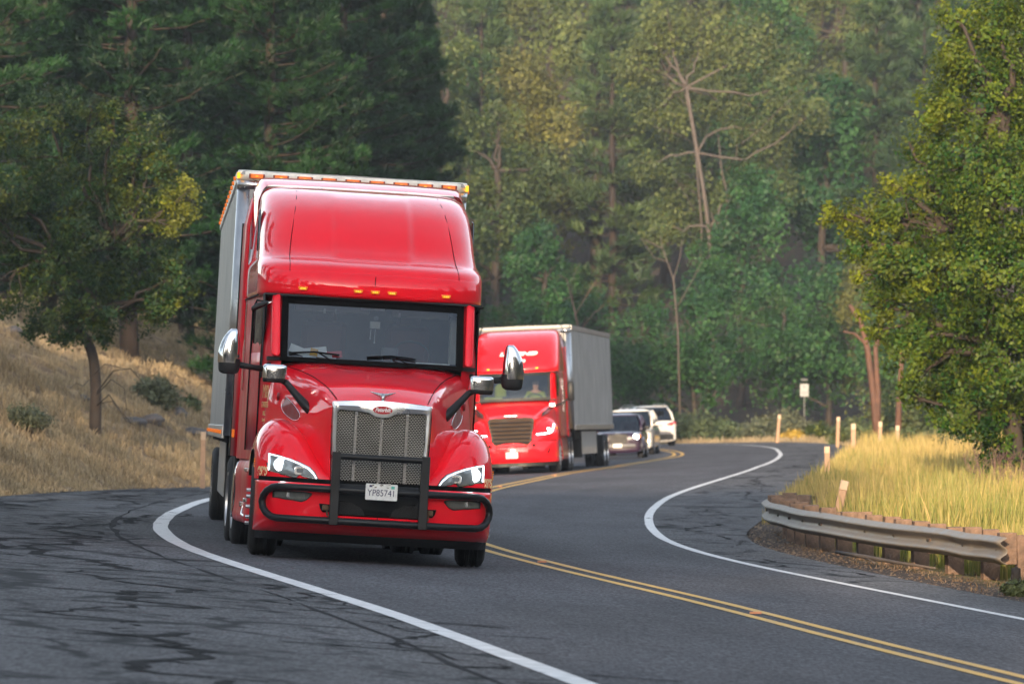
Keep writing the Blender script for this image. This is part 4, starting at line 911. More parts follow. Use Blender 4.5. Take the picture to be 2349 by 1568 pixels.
for s in(-1,1): mb.box((s*1.02,5.5,.98),(.38,.3,.28),.02)
mb.build('battery_box','black_plastic',T1)
# ================================================================= TRAILERS
def trailer(loc,rot,label,lamps=True,Z1=4.18):
    t=empty('semi_trailer',loc,rot); tag(t,label,'trailer')
    W_,Z0,Ln=1.30,1.17,16.2
    pr=rrect(2*W_,1.0,.14,6)
    # box: side walls, front wall, corner posts, roof
    mb=MB(); mb.box((0,.05,(Z0+Z1)/2-.05),(2*W_-.28,.06,Z1-Z0-.25)); mb.build('front_wall','trailer_white',t)
    for s in(-1,1):
        G=[]
        for z in (Z0+.02,Z1-.19): G.append([(s*(W_-.15+.15*math.sin(a)),.02+.15-.15*math.cos(a),z) for a in np.linspace(0,math.pi/2,9)]+[(s*W_,.30,z)])
        mb=MB(); mb.grid(G); mb.build('corner_post','aluminium',t,smooth=True,solid=.01)
        mb=MB(); n=130
        ysx=np.linspace(.28,Ln,n); G=[[(s*(W_-.004-(.012 if (k//2)%2 else 0)),y,z) for k,y in enumerate(ysx)] for z in (Z0+.12,Z1-.12)]
        mb.grid(G); mb.build('side_wall','side_panel',t,solid=.02)
        mb=MB(); mb.box((s*(W_+.002),Ln/2+.1,Z1-.07),(.03,Ln-.3,.13),.006); mb.build('top_rail','aluminium',t)
        mb=MB(); mb.box((s*(W_+.002),Ln/2+.1,Z0+.06),(.035,Ln-.3,.15),.006); mb.build('bottom_rail','aluminium',t)
        if lamps:
            for k in range(12):
                for z in (Z1-.07,Z0+.06):
                    m_=MB(); m_.box((0,0,0),(.03,.09,.045),.008); o=m_.build('side_marker','amber_side',t); o.location=(s*(W_+.03),.55+k*1.33,z)
    mb=MB(); mb.prism([(-W_+.02,Z1-.04),(-W_+.06,Z1+.005),(0,Z1+.02),(W_-.06,Z1+.005),(W_-.02,Z1-.04)],'y',.03,Ln); mb.build('roof','trailer_white',t)
    # curved front header with lights
    path=[(-W_-.004,.30)]+[(-W_-.004+.15-.15*math.cos(a),.02+.15-.15*math.sin(a)-.004) for a in np.linspace(0,math.pi/2,8)]+[(W_+.004-.15+.15*math.sin(a),.02+.15-.15*math.cos(a)-.004) for a in np.linspace(0,math.pi/2,8)]+[(W_+.004,.30)]
    mb=MB(); mb.grid([[(x,y,z) for x,y in path] for z in (Z1-.20,Z1-.10)]); hd=mb.build('front_header','aluminium',t,auto=60,solid=.008)
    mb=MB(); mb.grid([[(x,y-.002,z) for x,y in path] for z in (Z1-.098,Z1-.005)]+[[(x*.995,y+.03,Z1+.015) for x,y in path]]); mb.build('light_band','trailer_cream' if lamps else 'trailer_white',t,auto=60,solid=.008)
    mb=MB()
    for x,y in ((-1.27,.04),(-1.22,.022),(-1.1,.012),(1.1,.012),(1.22,.022),(1.27,.04)):
        for z in (Z1-.185,Z1-.12): mb.lathe([(-.006,.0004),(-.004,.006),(0,.007)],axis='y',c=(x,y,z),n=8)
    mb.build('rivets','chrome_dull',hd)
    if lamps:
        for k in range(9):
            x=(k-4)*.272; m_=MB(); m_.box((0,0,0),(.145,.035,.05),.008); m_.box((-.078,.004,0),(.022,.03,.05),.004,1); m_.box((.078,.004,0),(.022,.03,.05),.004,1); m_.box((0,-.0185,0),(.03,.003,.008),0,2)
            o=m_.build('marker_light',['amber_side','red_dark','amber_lit'],t); o.location=(x,-.004,Z1-.052)
        for s in(-1,1):
            m_=MB(); m_.box((0,0,0),(.035,.05,.07),.01); o=m_.build('marker_light','amber_lit',t); o.location=(s*(W_-.005),.055,Z1-.05)
    # running gear
    mb=MB()
    for s in(-1,1): mb.box((s*.5,Ln-3.4,.95),(.1,5.2,.3)); mb.box((s*.85,2.7,.75),(.12,.12,.85),.01); mb.box((s*.85,2.7,.33),(.25,.25,.03))
    for k in range(14): mb.box((0,1.1+k*1.1,Z0-.02),(2.5,.1,.09))
    mb.build('underframe','dark_steel',t)
    for s in(-1,1):
        mb=MB(); mb.box((s*1.21,6.9,.78),(.015,6.0,.66),.004); 
        sk=mb.build('side_skirt','trailer_white',t)
        mb=MB(); mb.box((s*1.19,3.95,.80),(.03,.03,.7)); mb.box((s*1.0,3.93,.62),(.42,.02,.52)); mb.build('skirt_bracket','black_plastic',t)
        for y in (12.6,13.9):
            wheel(t,s*1.13,y,.27,.5,s); wheel(t,s*.81,y,.27,.5,s)
    mb=MB(); mb.box((0,12.6,.5),(1.9,.14,.14)); mb.box((0,13.9,.5),(1.9,.14,.14)); mb.build('axle','dark_steel',t)
    return t
# ribbed, riveted trailer side
m,N,L=newmat('side_panel'); o=N.new('ShaderNodeOutputMaterial'); b=N.new('ShaderNodeBsdfPrincipled'); L.new(b.outputs[0],o.inputs[0])
tc=N.new('ShaderNodeTexCoord'); mp=N.new('ShaderNodeMapping'); mp.inputs['Scale'].default_value=(0,1.0,.35); L.new(tc.outputs['Object'],mp.inputs[0])
t=N.new('ShaderNodeTexNoise'); t.inputs['Scale'].default_value=2.5; t.inputs['Detail'].default_value=7; L.new(mp.outputs[0],t.inputs[0])
r=N.new('ShaderNodeValToRGB'); r.color_ramp.elements[0].position=.3; r.color_ramp.elements[0].color=(.24,.24,.235,1); r.color_ramp.elements[1].position=.7; r.color_ramp.elements[1].color=(.42,.415,.40,1); L.new(t.outputs[0],r.inputs[0]); L.new(r.outputs[0],b.inputs['Base Color']); b.inputs['Metallic'].default_value=.15; b.inputs['Roughness'].default_value=.5
vo=N.new('ShaderNodeTexVoronoi'); vo.inputs['Scale'].default_value=9; vo.inputs['Randomness'].default_value=0; L.new(tc.outputs['Object'],vo.inputs['Vector'])
r2=N.new('ShaderNodeMapRange'); r2.inputs[1].default_value=.1; r2.inputs[2].default_value=.2; r2.inputs[3].default_value=1; r2.inputs[4].default_value=0; L.new(vo.outputs['Distance'],r2.inputs[0])
bp=N.new('ShaderNodeBump'); bp.inputs['Strength'].default_value=.5; bp.inputs['Distance'].default_value=.01; L.new(r2.outputs[0],bp.inputs['Height']); L.new(bp.outputs[0],b.inputs['Normal'])
trailer((-2.03,64.25,.03),(0,ROLL1,R(3.6)),'ribbed grey box trailer with a row of amber lights, behind the nearest red truck')
# ================================================================= TRUCK 2
R2=-.040
T2=empty('semi_truck',(.02,153.5,0),(0,R2,R(-4.2))); tag(T2,'red semi truck with brown slatted grille and white roof lettering, second in the queue','truck')
cap2=[(2.72,1.16,2.25,1.0),(2.75,1.19,2.15,1.05),(2.85,1.20,2.13,1.05),(3.0,1.20,2.20,1.1),(3.15,1.195,2.34,1.15),(3.35,1.185,2.58,1.15),(3.6,1.165,2.98,1.2),(3.78,1.13,3.40,1.2),(3.88,1.08,3.8,1.1),(3.93,1.0,4.2,.9),(3.945,.86,4.4,.7)]
A=crv(np.array([cab_level(z,w,f,a,5.3,3.8,26) for z,w,f,a in cap2]),4)
mb=MB(); Bm=mir(A); mb.grid(A.tolist()); mb.grid(Bm.tolist())
for row in (A[-1],A[0]):
    q=np.concatenate([row,mir(row[::-1])]); k=len(q); mb.add(q.tolist(),[(i,i+1,k-2-i,k-1-i) for i in range(k//2-1)])
o=mb.build('roof','red_paint_b',T2,auto=40); mergeob(o)
mb=MB(); G=[[(x,y,z) for x,z in prof] for y in (5.28,5.8)]; mb.grid(G); mb.build('roof_extender','black_plastic',T2,auto=40)
G=[]
for z in (.98,1.4,1.8,2.05,2.2,2.4,2.6,2.735):
    G.append([(x-(.02 if z>2.3 else 0)*(x>1.1),cabf(z)*(1-i/8)+2.0*(i/8)+y,z) for i,(x,y) in enumerate(zip(PX,PY))])
A=sgrid(G,2,3); mb=MB(); mb.grid(A.tolist()); mb.grid(mir(A).tolist()); mb.box((0,5.13,1.86),(2.38,.05,1.74)); mb.build('cab','red_paint_b',T2,auto=40)
mb=MB(); mb.grid(wgrid(-.95,.95,2.0,2.735,21,8)); wsh2=mb.build('windshield','glass_shield',T2,smooth=True,fix=False)
fr=MB()
for a in ((-.98,-.90,1.98,2.74),(.90,.98,1.98,2.74)): fr.grid(wgrid(*a,4,8,-.006))
fr.grid(wgrid(-.9,.9,1.98,2.05,21,2,-.006)); fr.grid(wgrid(-.9,.9,2.66,2.745,21,2,-.006)); fr.build('windshield_frame','black_plastic',wsh2,solid=.01)
it=MB(); it.box((0,2.55,1.98),(2.2,1.1,.04)); it.box((0,3.7,1.9),(2.3,.03,1.7)); it.box((0,2.9,2.74),(2.3,1.5,.02)); [it.box((s*1.14,2.95,2.3),(.01,1.3,.9)) for s in(-1,1)]; it.build('interior','interior_dark',T2)
it=MB(); it.box((.05,2.26,2.62),(.22,.015,.07),.01); it.build('toll_transponder','plate_white',T2)
it=MB(); it.box((-.62,2.30,2.06),(.5,.03,.09),.01); it.build('dash_papers','hivis',T2)
vo_=empty('hanging_vest',(.02,153.5,0),(0,R2,R(-4.2))); tag(vo_,'yellow safety vest hanging over the passenger seat of the second red truck','vest')
mb=MB(); G=[]
for z,w_ in ((2.12,.17),(2.25,.16),(2.38,.15),(2.46,.08)): G.append([(-.45+w_*math.cos(a),2.75+.07*math.sin(a),z) for a in np.linspace(0,2*math.pi,12,endpoint=False)])
mb.grid(G,closeu=True); mb.build('cloth','hivis',vo_,smooth=True)
v=Matrix.Rotation(R(-4.2),4,'Z')@Matrix.Rotation(R2,4,'Y')@Vector((.50,2.75,1.72))
driver('p','driver in a yellow safety vest behind the windshield of the second red truck',(v.x+.02,v.y+153.5,v.z),'hivis',R(-4.2))
w=[(.50+.21*math.cos(a),2.42+.06*math.sin(a),2.02+.15*math.sin(a)) for a in np.linspace(0,2*math.pi,25)]
it=MB(); it.tube(w,.013,8,cap=False); it.build('steering_wheel','interior_dark',T2)
for x in (-.72,.0+.10,.62): 
    ww=np.interp(2.86,[l[0] for l in cap2],[l[1] for l in cap2]); y=2.13+1.05-1.05*(1-(abs(x)/ww)**3.8)**(1/3.8)
    mb=MB(); mb.box((x,y-.012,2.86),(.07,.04,.035),.008); mb.build('marker_light','amber_lit',T2)
def c2y(x,z):
    Z=[l[0] for l in cap2]; w_=np.interp(z,Z,[l[1] for l in cap2]); f=np.interp(z,Z,[l[2] for l in cap2]); a=np.interp(z,Z,[l[3] for l in cap2]); return f+a-a*(1-(abs(x)/w_)**3.8)**(1/3.8)
text('roof_lettering','LEGEND',.155,(.10,c2y(.3,3.25)-.045,3.26),(R(50),0,0),'decal_white',T2,.012,shear=.25,sx=1.75,bold=.006)
text('roof_lettering','9999',.12,(.16,c2y(.1,3.06)-.03,3.06),(R(62),0,0),'decal_white',T2,.01,sx=1.2,bold=.004)
# hood + nose
HY2=[.10,.30,.7,1.2,1.7,2.1]
HP2=[[(0,1.52),(.3,1.515),(.54,1.50),(.62,1.46),(.62,1.35),(.60,1.1),(.55,.8),(.5,.6)],
 [(0,1.60),(.3,1.595),(.58,1.565),(.68,1.50),(.69,1.38),(.68,1.1),(.66,.8),(.6,.6)],
 [(0,1.70),(.32,1.695),(.64,1.66),(.76,1.58),(.80,1.40),(.83,1.1),(.85,.8),(.85,.6)],
 [(0,1.82),(.36,1.815),(.74,1.775),(.87,1.69),(.93,1.45),(.97,1.1),(1.0,.9),(1.0,.8)],
 [(0,1.91),(.40,1.905),(.84,1.865),(.98,1.77),(1.04,1.5),(1.08,1.2),(1.1,1.0),(1.1,.9)],
 [(0,1.975),(.44,1.97),(.90,1.93),(1.04,1.83),(1.10,1.5),(1.13,1.2),(1.14,1.0),(1.14,.9)]]
A=sgrid([[(x,y,z) for x,z in p] for y,p in zip(HY2,HP2)],5,5); mb=MB(); mb.grid(A.tolist()); mb.grid(mir(A).tolist()); o=mb.build('hood','red_paint_b',T2,smooth=True); mergeob(o)
FX2=[.56,.66,.78,.90,1.02,1.12,1.19,1.23]; FZ2=[1.40,1.46,1.50,1.50,1.46,1.38,1.28,1.15]; FY2=[.08,.12,.18,.27,.38,.52,.68,.86]
def f2prof(x,zp,yf):
    P_=[(x,yf+(1.2-yf)*(1-math.cos(t)),.86+(zp-.86)*math.sin(t)**.8) for t in np.linspace(0,math.pi/2,11)]
    P_+=[(x,1.2+.7*math.sin(t),.9+(zp-.9)*max(0,math.cos(t))**.7) for t in np.linspace(.2,math.pi/2,7)]; return P_
def f2y(x,z):
    ax=abs(x); zp=np.interp(ax,FX2,FZ2); yf=np.interp(ax,FX2,FY2); t=min(1,max(0,(z-.86)/(zp-.86))); th=math.asin(min(1,t**(1/.8))); return float(yf+(1.2-yf)*(1-math.cos(th)))
A=crv(np.array([f2prof(a,b,c) for a,b,c in zip(FX2,FZ2,FY2)]),3)
c0=np.array([1.23,1.25,.5]); l2=np.array([arch(p.copy(),.66) for p in A[-1]])
for s in(-1,1):
    Q=np.concatenate([A,l2[None]]).copy(); Q[...,0]*=s; mb=MB(); mb.grid(Q.tolist()); f=mb.build('fender','red_paint_b',T2,auto=50)
    hp=[(.66,1.045),(.80,1.09),(.93,1.14),(1.03,1.22),(1.10,1.33),(1.13,1.33),(1.13,1.12),(1.08,1.02),(.98,.985),(.88,1.0)]
    mb=MB(); cx,cz=.98,1.12; V_=[(s*cx,f2y(cx,cz)-.006,cz)]
    for r_ in range(1,5): V_+=[(s*(cx+(a-cx)*r_/4),f2y(cx+(a-cx)*r_/4,cz+(b-cz)*r_/4)-.006,cz+(b-cz)*r_/4) for a,b in hp]
    n_=len(hp); F_=[(0,1+i,1+(i+1)%n_) for i in range(n_)]+[(1+r_*n_+i,1+(r_+1)*n_+i,1+(r_+1)*n_+(i+1)%n_,1+r_*n_+(i+1)%n_) for r_ in range(3) for i in range(n_)]
    mb.add(V_,F_); hl=mb.build('headlight','black_plastic',T2,smooth=True)
    pts=[(.68,1.048),(.85,1.055),(1.0,1.075),(1.08,1.13),(1.115,1.30)]
    mb=MB(); mb.tube([(s*a,f2y(a,b)-.012,b) for a,b in crv(np.array(pts),4)],.010,8); mb.build('light_strip','led',hl,smooth=True)
    mb=MB(); y=f2y(1.0,1.15); mb.lathe([(y-.025,.0005),(y-.022,.045),(y-.005,.06)],axis='y',c=(s*.98,0,1.15),n=16); mb.build('lamp','led',hl,smooth=True)
    mb=MB(); mb.box((s*1.19,f2y(1.17,1.2),1.2),(.03,.08,.05),.01); mb.build('turn_signal','amber_lens',T2)
    # mirrors
    mo=empty('mirror',(0,0,0)); mo.parent=T2
    mb=MB(); G=[[(s*(1.53+u),2.0+v,z) for u,v in rrect(w_,d,d*.4,4)] for z,w_,d in ((1.93,.12,.08),(1.95,.18,.14),(2.2,.185,.15),(2.42,.18,.14),(2.46,.12,.07))]
    mb.grid(G,closeu=True); mb.build('mirror_housing','black_plastic',mo,smooth=True)
    mb=MB(); mb.tube([(s*1.50,2.05,2.02),(s*1.3,2.1,1.88),(s*1.08,2.1,1.80)],.03,8); mb.build('mirror_arm','black_plastic',mo,smooth=True)
    hm=empty('hood_mirror',(0,0,0)); hm.parent=T2
    mb=MB(); mb.box((s*1.08,1.0,1.83),(.19,.11,.12),.03); mb.build('mirror_housing','chrome_dull',hm)
    mb=MB(); mb.tube([(s*1.02,1.0,1.78),(s*.92,.95,1.68),(s*.78,.85,1.58)],.026,8); mb.tube([(s*1.08,.98,1.76),(s*.95,.90,1.62),(s*.78,.74,1.54),(s*.74,.68,1.48)],.018,8); mb.build('mirror_arm','black_plastic',hm,smooth=True)
    mb=MB(); mb.box((s*1.15,2.45,2.36),(.03,.7,.58)); mb.build('door_glass','glass_dark',T2)
    mb=MB(); G=[[(s*x,y,z) for x,z in ((1.05,1.02),(1.19,.95),(1.22,.7),(1.235,.36),(1.15,.28))] for y in (2.1,2.4,4.8)]; mb.grid(G); mb.build('side_fairing','red_paint_b',T2,auto=40,solid=.02)
    mb=MB(); mb.box((s*1.22,5.5,2.2),(.02,.7,2.5)); mb.build('side_extender','red_paint_b',T2)
    mb=MB(); mb.box((s*1.205,3.7,2.1),(.02,.05,.9)); mb.build('grab_handle','chrome_dull',T2)
    wheel(T2,s*1.07,1.3,.30,.5,s,True)
    for y in (5.8,7.05): wheel(T2,s*1.06,y,.27,.5,s); wheel(T2,s*.74,y,.27,.5,s)
# grille of truck 2
GP=[(-.55,1.48),(-.36,1.50),(0,1.475),(.36,1.50),(.55,1.48),(.585,1.40),(.50,.88),(.38,.66),(.33,.62),(-.33,.62),(-.38,.66),(-.50,.88),(-.585,1.40)]
mb=MB(); mb.prism([(a*1.06,1.06+(b-1.06)*1.045) for a,b in GP],'y',.06,.12); g2=mb.build('grille_surround','black_plastic',T2,bevel=.006)
pmat('grille_brown',(.040,.024,.015),.6,.0,spec=.15,noise=.3,nscale=6)
mb=MB(); mb.prism(GP,'y',.045,.058); mb.build('grille_mesh','grille_brown',g2)
for k in range(7):
    z=.74+k*.108; xs_=[x for x in np.arange(-.6,.6,.01) if inside(x,z,GP)]
    if xs_: 
        mb=MB(); mb.prism([(.0,z-.014),(.03,z-.022),(.05,z+.014),(.02,z+.012)],'x',xs_[0]+.01,xs_[-1]-.01); o=mb.build('grille_slat','black_steel',g2); o.location.y=.0
mb=MB(); mb.box((0,.05,1.565),(.36,.03,.05),.02); mb.build('emblem','chrome_dull',T2)
BX2=[0,.4,.6,.8,.95,1.08,1.17,1.22]; BY2=[0,.02,.06,.13,.21,.34,.52,.8]
G=[[(x,y+o_,z) for x,y in zip(BX2,BY2)] for z,o_ in ((.30,.09),(.36,.03),(.45,.0),(.6,-.0),(.75,.02),(.86,.05))]
A=sgrid(G,2,3); mb=MB(); mb.grid(A.tolist()); mb.grid(mir(A).tolist()); b2=mb.build('bumper','red_paint_b',T2,smooth=True); mergeob(b2)
mb=MB(); G=[[(x,np.interp(abs(x),BX2,BY2)+.045,z) for x in np.linspace(-1.2,1.2,31)] for z in (.86,.89)]; mb.grid(G); mb.build('bumper_gap','black_gap',T2,solid=.04)
for s in (-1,1):
    mb=MB(); mb.add([(s*a,np.interp(a,BX2,BY2)-.012,b) for a,b in ((.93,.52),(.99,.54),(1.03,.68),(1.02,.72))],[(0,1,2,3)]); mb.build('air_curtain','black_gap',b2,solid=.01)
    mb=MB(); mb.lathe([(.0,.04),(-.01,.045),(-.012,.0005)],axis='y',c=(s*.60,np.interp(.6,BX2,BY2)-.006,.76),n=14); mb.build('tow_port','black_gap',b2)
mb=MB(); G=[[(x,np.interp(abs(x),BX2,BY2)+.16,z) for x in np.linspace(-1.15,1.15,31)] for z in (.2,.31)]; mb.grid(G); mb.build('lower_valance','black_plastic',T2)
plate(T2,(.0,-.02,.505),0,'',.32,.16)
mb=MB()
for s in(-1,1): mb.box((s*.43,4.2,.78),(.09,7.4,.28))
mb.box((0,1.3,.47),(2.0,.14,.14)); mb.box((0,.95,.75),(1.2,.9,.6)); mb.box((0,3,.62),(1.6,3.6,.5)); mb.box((0,1.35,1.1),(1.2,1.5,.7)); mb.box((0,5.75,.5),(2.0,.2,.3)); mb.box((0,7.05,.5),(2.0,.2,.3)); mb.build('chassis','dark_steel',T2)
tr2=trailer((.50,159.9,-.02),(0,R2,R(-4.9)),'plain grey box trailer behind the second red truck, its side facing right',lamps=False,Z1=4.10)
# ================================================================= CARS
def car(loc,rot,label,cat,name,L,Wd,Hh,paint,front,hood_z,wind_y,roof0,roof1,back_y,belt=.98,van=True,r=.34,tail_z=None):
    """local y runs from the face nearest the camera to the far end"""
    t=empty(name,loc,rot); tag(t,label,cat); w=Wd/2; tz=tail_z or belt
    ys_=[0,.06,.25,.7,wind_y,L*.5,back_y,L-.25,L-.05,L]
    if front: zt=[hood_z-.22,hood_z-.12,hood_z-.04,hood_z,belt,belt,belt,belt-.02,belt-.1,belt-.25]
    else: zt=[belt-.12,belt-.02,belt,belt,belt,belt,hood_z,hood_z-.05,hood_z-.15,hood_z-.3]
    ws_=[.80,.90,.965,.99,1,1,1,.97,.92,.84]
    G=[]
    for y,z,k in zip(ys_,zt,ws_):
        q=w*k; G.append([(0,y,z),(q*.55,y,z-.005),(q*.88,y,z-.04),(q*.97,y,z-.12),(q,y,z*.5+.26),(q*.99,y,.42),(q*.95,y,.26),(q*.6,y,.20),(0,y,.2)])
    A=sgrid(G,3,3); mb=MB(); Bq=mir(A); mb.grid(A.tolist()); mb.grid(Bq.tolist())
    for row in (A[0],A[-1]):
        q=np.concatenate([row,mir(row[::-1])]); k=len(q); mb.add(q.tolist(),[(i,i+1,k-2-i,k-1-i) for i in range(k//2-1)])
    bo=mb.build('body',paint,t,auto=45); mergeob(bo)
    # greenhouse: glass shell, roof and pillars
    def lv(z,y0,y1,wi): 
        return [(u,(y0+y1)/2+v,z) for u,v in rrect(2*wi,y1-y0,.16,5)]
    wb,wt=w*.93,w*.74
    y0a,y1a=(wind_y,back_y)
    G=[lv(belt-.03,y0a,y1a,wb),lv(belt+(Hh-belt)*.45,y0a+(roof0-y0a)*.48,y1a+(roof1-y1a)*.45,wb+(wt-wb)*.4),lv(Hh-.075,roof0-.03,roof1+.03,wt+.01)]
    A=crv(np.array(G),3); mb=MB(); mb.grid(A.tolist(),closeu=True); gh=mb.build('windows','glass_dark',t,auto=50)
    G=[lv(Hh-.085,roof0-.05,roof1+.05,wt+.02),lv(Hh-.04,roof0-.01,roof1+.02,wt),lv(Hh,roof0+.18,roof1-.12,wt-.16)]
    A=crv(np.array(G),3); mb=MB(); mb.grid(A.tolist(),closeu=True); mb.add(A[-1].tolist(),[tuple(range(A.shape[1]))]); mb.build('roof',paint,t,auto=50)
    mb=MB()
    for s in(-1,1):
        for (ya,yb_) in ((y0a+.03,roof0),(y1a-.03,roof1),((y0a+y1a)/2,(roof0+roof1)/2)):
            wi=wb-.0; mb.tube([(s*(wb-.02),ya,belt-.02),(s*((wb+wt)/2+.035),(ya+yb_)/2,(belt+Hh)/2),(s*(wt+.0),yb_,Hh-.07)],.045,8)
    mb.build('pillars',paint,t,smooth=True)
    mb=MB(); mb.box((0,(y0a+y1a)/2,belt-.05),(2*wb-.1,y1a-y0a-.1,.05)); mb.build('cabin','interior_dark',t)
    for s in(-1,1):
        for y in (.85,L-.85):
            x=s*(w-.11); wheel(t,x,y,.22,r,s,mat_rim='aluminium')
            mb=MB(); mb.lathe([(0,r+.07),(.012,r+.07),(.012,.001)],c=(s*(w-.025) if s>0 else s*(w-.025)-.012,y,r+.02),n=28); mb.build('wheel_arch','black_gap',t)
        ym=wind_y+.35 if front else L-1.6
        mb=MB(); mb.box((s*(w+.12),ym,belt+.07),(.19,.10,.13),.04); mb.tube([(s*(w-.05),ym,belt+.02),(s*(w+.06),ym,belt+.05)],.03,6); mb.build('side_mirror',paint if paint=='car_white' else 'black_plastic',t)
    return t,w
CZ=zr(3.6,202)
c1,w=car((3.72,198.5,float(zr(3.7,200))),(0,-.03,R(-4)),'dark purple retro hatchback with lit headlights, just behind the second trailer','car','parked_car' if False else 'hatchback',4.3,1.70,1.58,'car_purple',True,.98,1.05,1.75,3.7,4.15,belt=1.0,r=.33)
for s in(-1,1):
    mb=MB(); G=[]
    hl=empty('x',(0,0,0)); bpy.data.objects.remove(hl)
    mb.lathe([(.03,.001),(.01,.10),(.06,.155),(.12,.15)],axis='y',c=(s*(w-.22),.01,.74),n=18); h=mb.build('headlight','reflector',c1,smooth=True)
    mb=MB(); mb.lathe([(-.005,.001),(.005,.09),(.03,.105)],axis='y',c=(s*(w-.23),-.0,.74),n=16); mb.build('lamp','led' if s>0 else 'led',h,smooth=True)
    mb=MB(); mb.box((s*(w-.10),.07,.77),(.09,.1,.13),.03); mb.build('turn_signal','amber_lens',c1)
    mb=MB(); mb.lathe([(.0,.001),(.01,.06),(.04,.07)],axis='y',c=(s*(w-.30),.02,.34),n=14); mb.build('fog_light','amber_lens',c1)
    mb=MB(); G=[[(s*(w*.93+.08*math.sin(a)),.86+.43*math.cos(a)*.0+ (y-.86),.34+.0) for y in (.5,)] for a in (0,1)]
    q=[]; 
    for a in np.linspace(0,math.pi,13): q.append([(s*(w-.05),.88-.47*math.cos(a),.34+.44*math.sin(a)),(s*(w+.03),.88-.44*math.cos(a),.34+.41*math.sin(a)),(s*(w+.035),.88-.39*math.cos(a),.34+.36*math.sin(a))])
    mb=MB(); mb.grid(q); mb.build('fender_flare','car_purple',c1,smooth=True)
mb=MB(); mb.prism([(-.36,.86),(.36,.86),(.27,.50),(-.27,.50)],'y',-.025,.02); g=mb.build('grille','black_plastic',c1,bevel=.01)
mb=MB(); [mb.box((0,-.03,.55+k*.045),(.52+.02*k,.012,.012)) for k in range(7)]; mb.build('grille_bars','dark_steel',g)
mb=MB(); mb.box((0,-.035,.885),(.22,.02,.035),.012); mb.build('emblem','chrome',c1)
mb=MB(); G=[]
for x in np.linspace(-.84,.84,25): y=-.10+.28*(abs(x)/.84)**3; G.append([(x,y+.05,.52),(x,y,.51),(x,y-.01,.45),(x,y,.40),(x,y+.06,.38)])
mb.grid(G); mb.build('bumper','car_grey',c1,smooth=True)
plate(c1,(-.02,-.135,.46),0,'',.31,.13)
driver('q','driver in a red shirt inside the dark purple hatchback',(4.15,201.6,float(zr(3.7,200))+.78),'shirt_red',R(-4))
c2,w=car((4.35,212.5,float(zr(4.4,213))),(0,-.03,R(-5)),'white crossover mostly hidden behind the dark purple hatchback','car','crossover_car',4.6,1.86,1.72,'car_white',True,1.06,1.1,1.8,3.9,4.45,belt=1.08,r=.37)
for s in(-1,1):
    mb=MB(); mb.box((s*(w-.17),.10,.90),(.30,.2,.13),.05); mb.build('headlight','lens_grey',c2)
    mb=MB(); mb.lathe([(.0,.001),(.005,.06),(.03,.075)],axis='y',c=(s*(w-.20),-.0,.52),n=16); mb.build('fog_lamp','lamp_warm',c2,smooth=True)
mb=MB(); mb.box((0,-.0,.80),(.9,.06,.28),.03); mb.build('grille','black_plastic',c2); mb=MB(); mb.box((0,.03,.36),(1.5,.1,.16),.03); mb.build('lower_grille','black_plastic',c2)
c3,w=car((6.42,252,float(zr(6.4,253))),(0,-.03,R(13)),'white suv driving away round the bend, its red tail light visible','car','suv',5.0,1.98,1.80,'car_white',False,1.15,.42,.95,3.4,3.9,belt=1.14,r=.38)
for s in(-1,1):
    mb=MB(); G=[]
    for u in np.linspace(0,1,7): x=w*.50+u*w*.47; y=-.012+.0+ (.20*u**4); G.append([(s*x,y,1.02+.06*u),(s*x,y-.012,1.0),(s*x,y,.93-.05*u)])
    mb.grid(G); mb.build('tail_light','tail_red',c3,smooth=True,solid=.015)
    mb=MB(); mb.tube([(s*.72,1.1,1.80),(s*.72,1.15,1.85),(s*.70,3.1,1.85),(s*.70,3.2,1.80)],.018,6); mb.build('roof_rail','aluminium',c3)
    mb=MB(); mb.tube([(s*.55,-.02,.30),(s*.55,.15,.30)],.05,10); mb.build('exhaust','chrome_dull',c3)
mb=MB(); G=[]
for x in np.linspace(-.93,.93,21): y=-.06+.2*(abs(x)/.93)**4; G.append([(x,y+.05,.66),(x,y,.62),(x,y,.40),(x,y+.06,.26)])
mb.grid(G); mb.build('rear_bumper','car_grey',c3,smooth=True)
mb=MB(); mb.box((0,-.075,.42),(1.5,.03,.24),.02); mb.build('bumper_trim','black_plastic',c3)
plate(c3,(0,-.02,.86),0,'',.31,.15,name='license_plate'); mb=MB(); mb.box((0,-.02,.965),(.6,.03,.03),.01); mb.build('tailgate_handle','chrome_dull',c3)
mb=MB(); mb.box((0,.62,1.77),(1.3,.28,.03),.012); mb.build('spoiler','car_white',c3)
mb=MB(); mb.tube([(.1,.3,1.22),(-.15,.32,1.25),(-.35,.36,1.30)],.012,6); mb.build('rear_wiper','black_gap',c3)
# ================================================================= GUARDRAIL, POSTS, SIGN
gp=np.array([.15,0])+crv(np.array([(5.44,64.25),(5.24,65.6),(5.0,67.2),(4.45,70.5),(4.02,74),(3.74,77.5),(3.60,81),(3.62,84),(3.85,86.5),(4.3,88.3),(4.95,89.5)]),6)
GR=empty('guardrail',(5.4,64.5,gz(5.4,64.5))); base=Vector((5.4,64.5,gz(5.4,64.5)))
tag(GR,'weathered steel guardrail on wooden posts curving round the right verge','guardrail')
RH=.60
prof_=[(-.0,.0),(.012,.012),(.070,.045),(.082,.065),(.070,.085),(.012,.125),(.0,.150),(.0,.162),(.012,.187),(.070,.227),(.082,.247),(.070,.267),(.012,.300),(.0,.312)]
prof_=crv(np.array(prof_),2)
tg=np.gradient(gp,axis=0); nn=np.stack([-tg[:,1],tg[:,0]],1); nn/=np.linalg.norm(nn,axis=1)[:,None]
zsurf=np.array([float(zr(p[0],p[1]))-.06 for p in gp])
G=[]
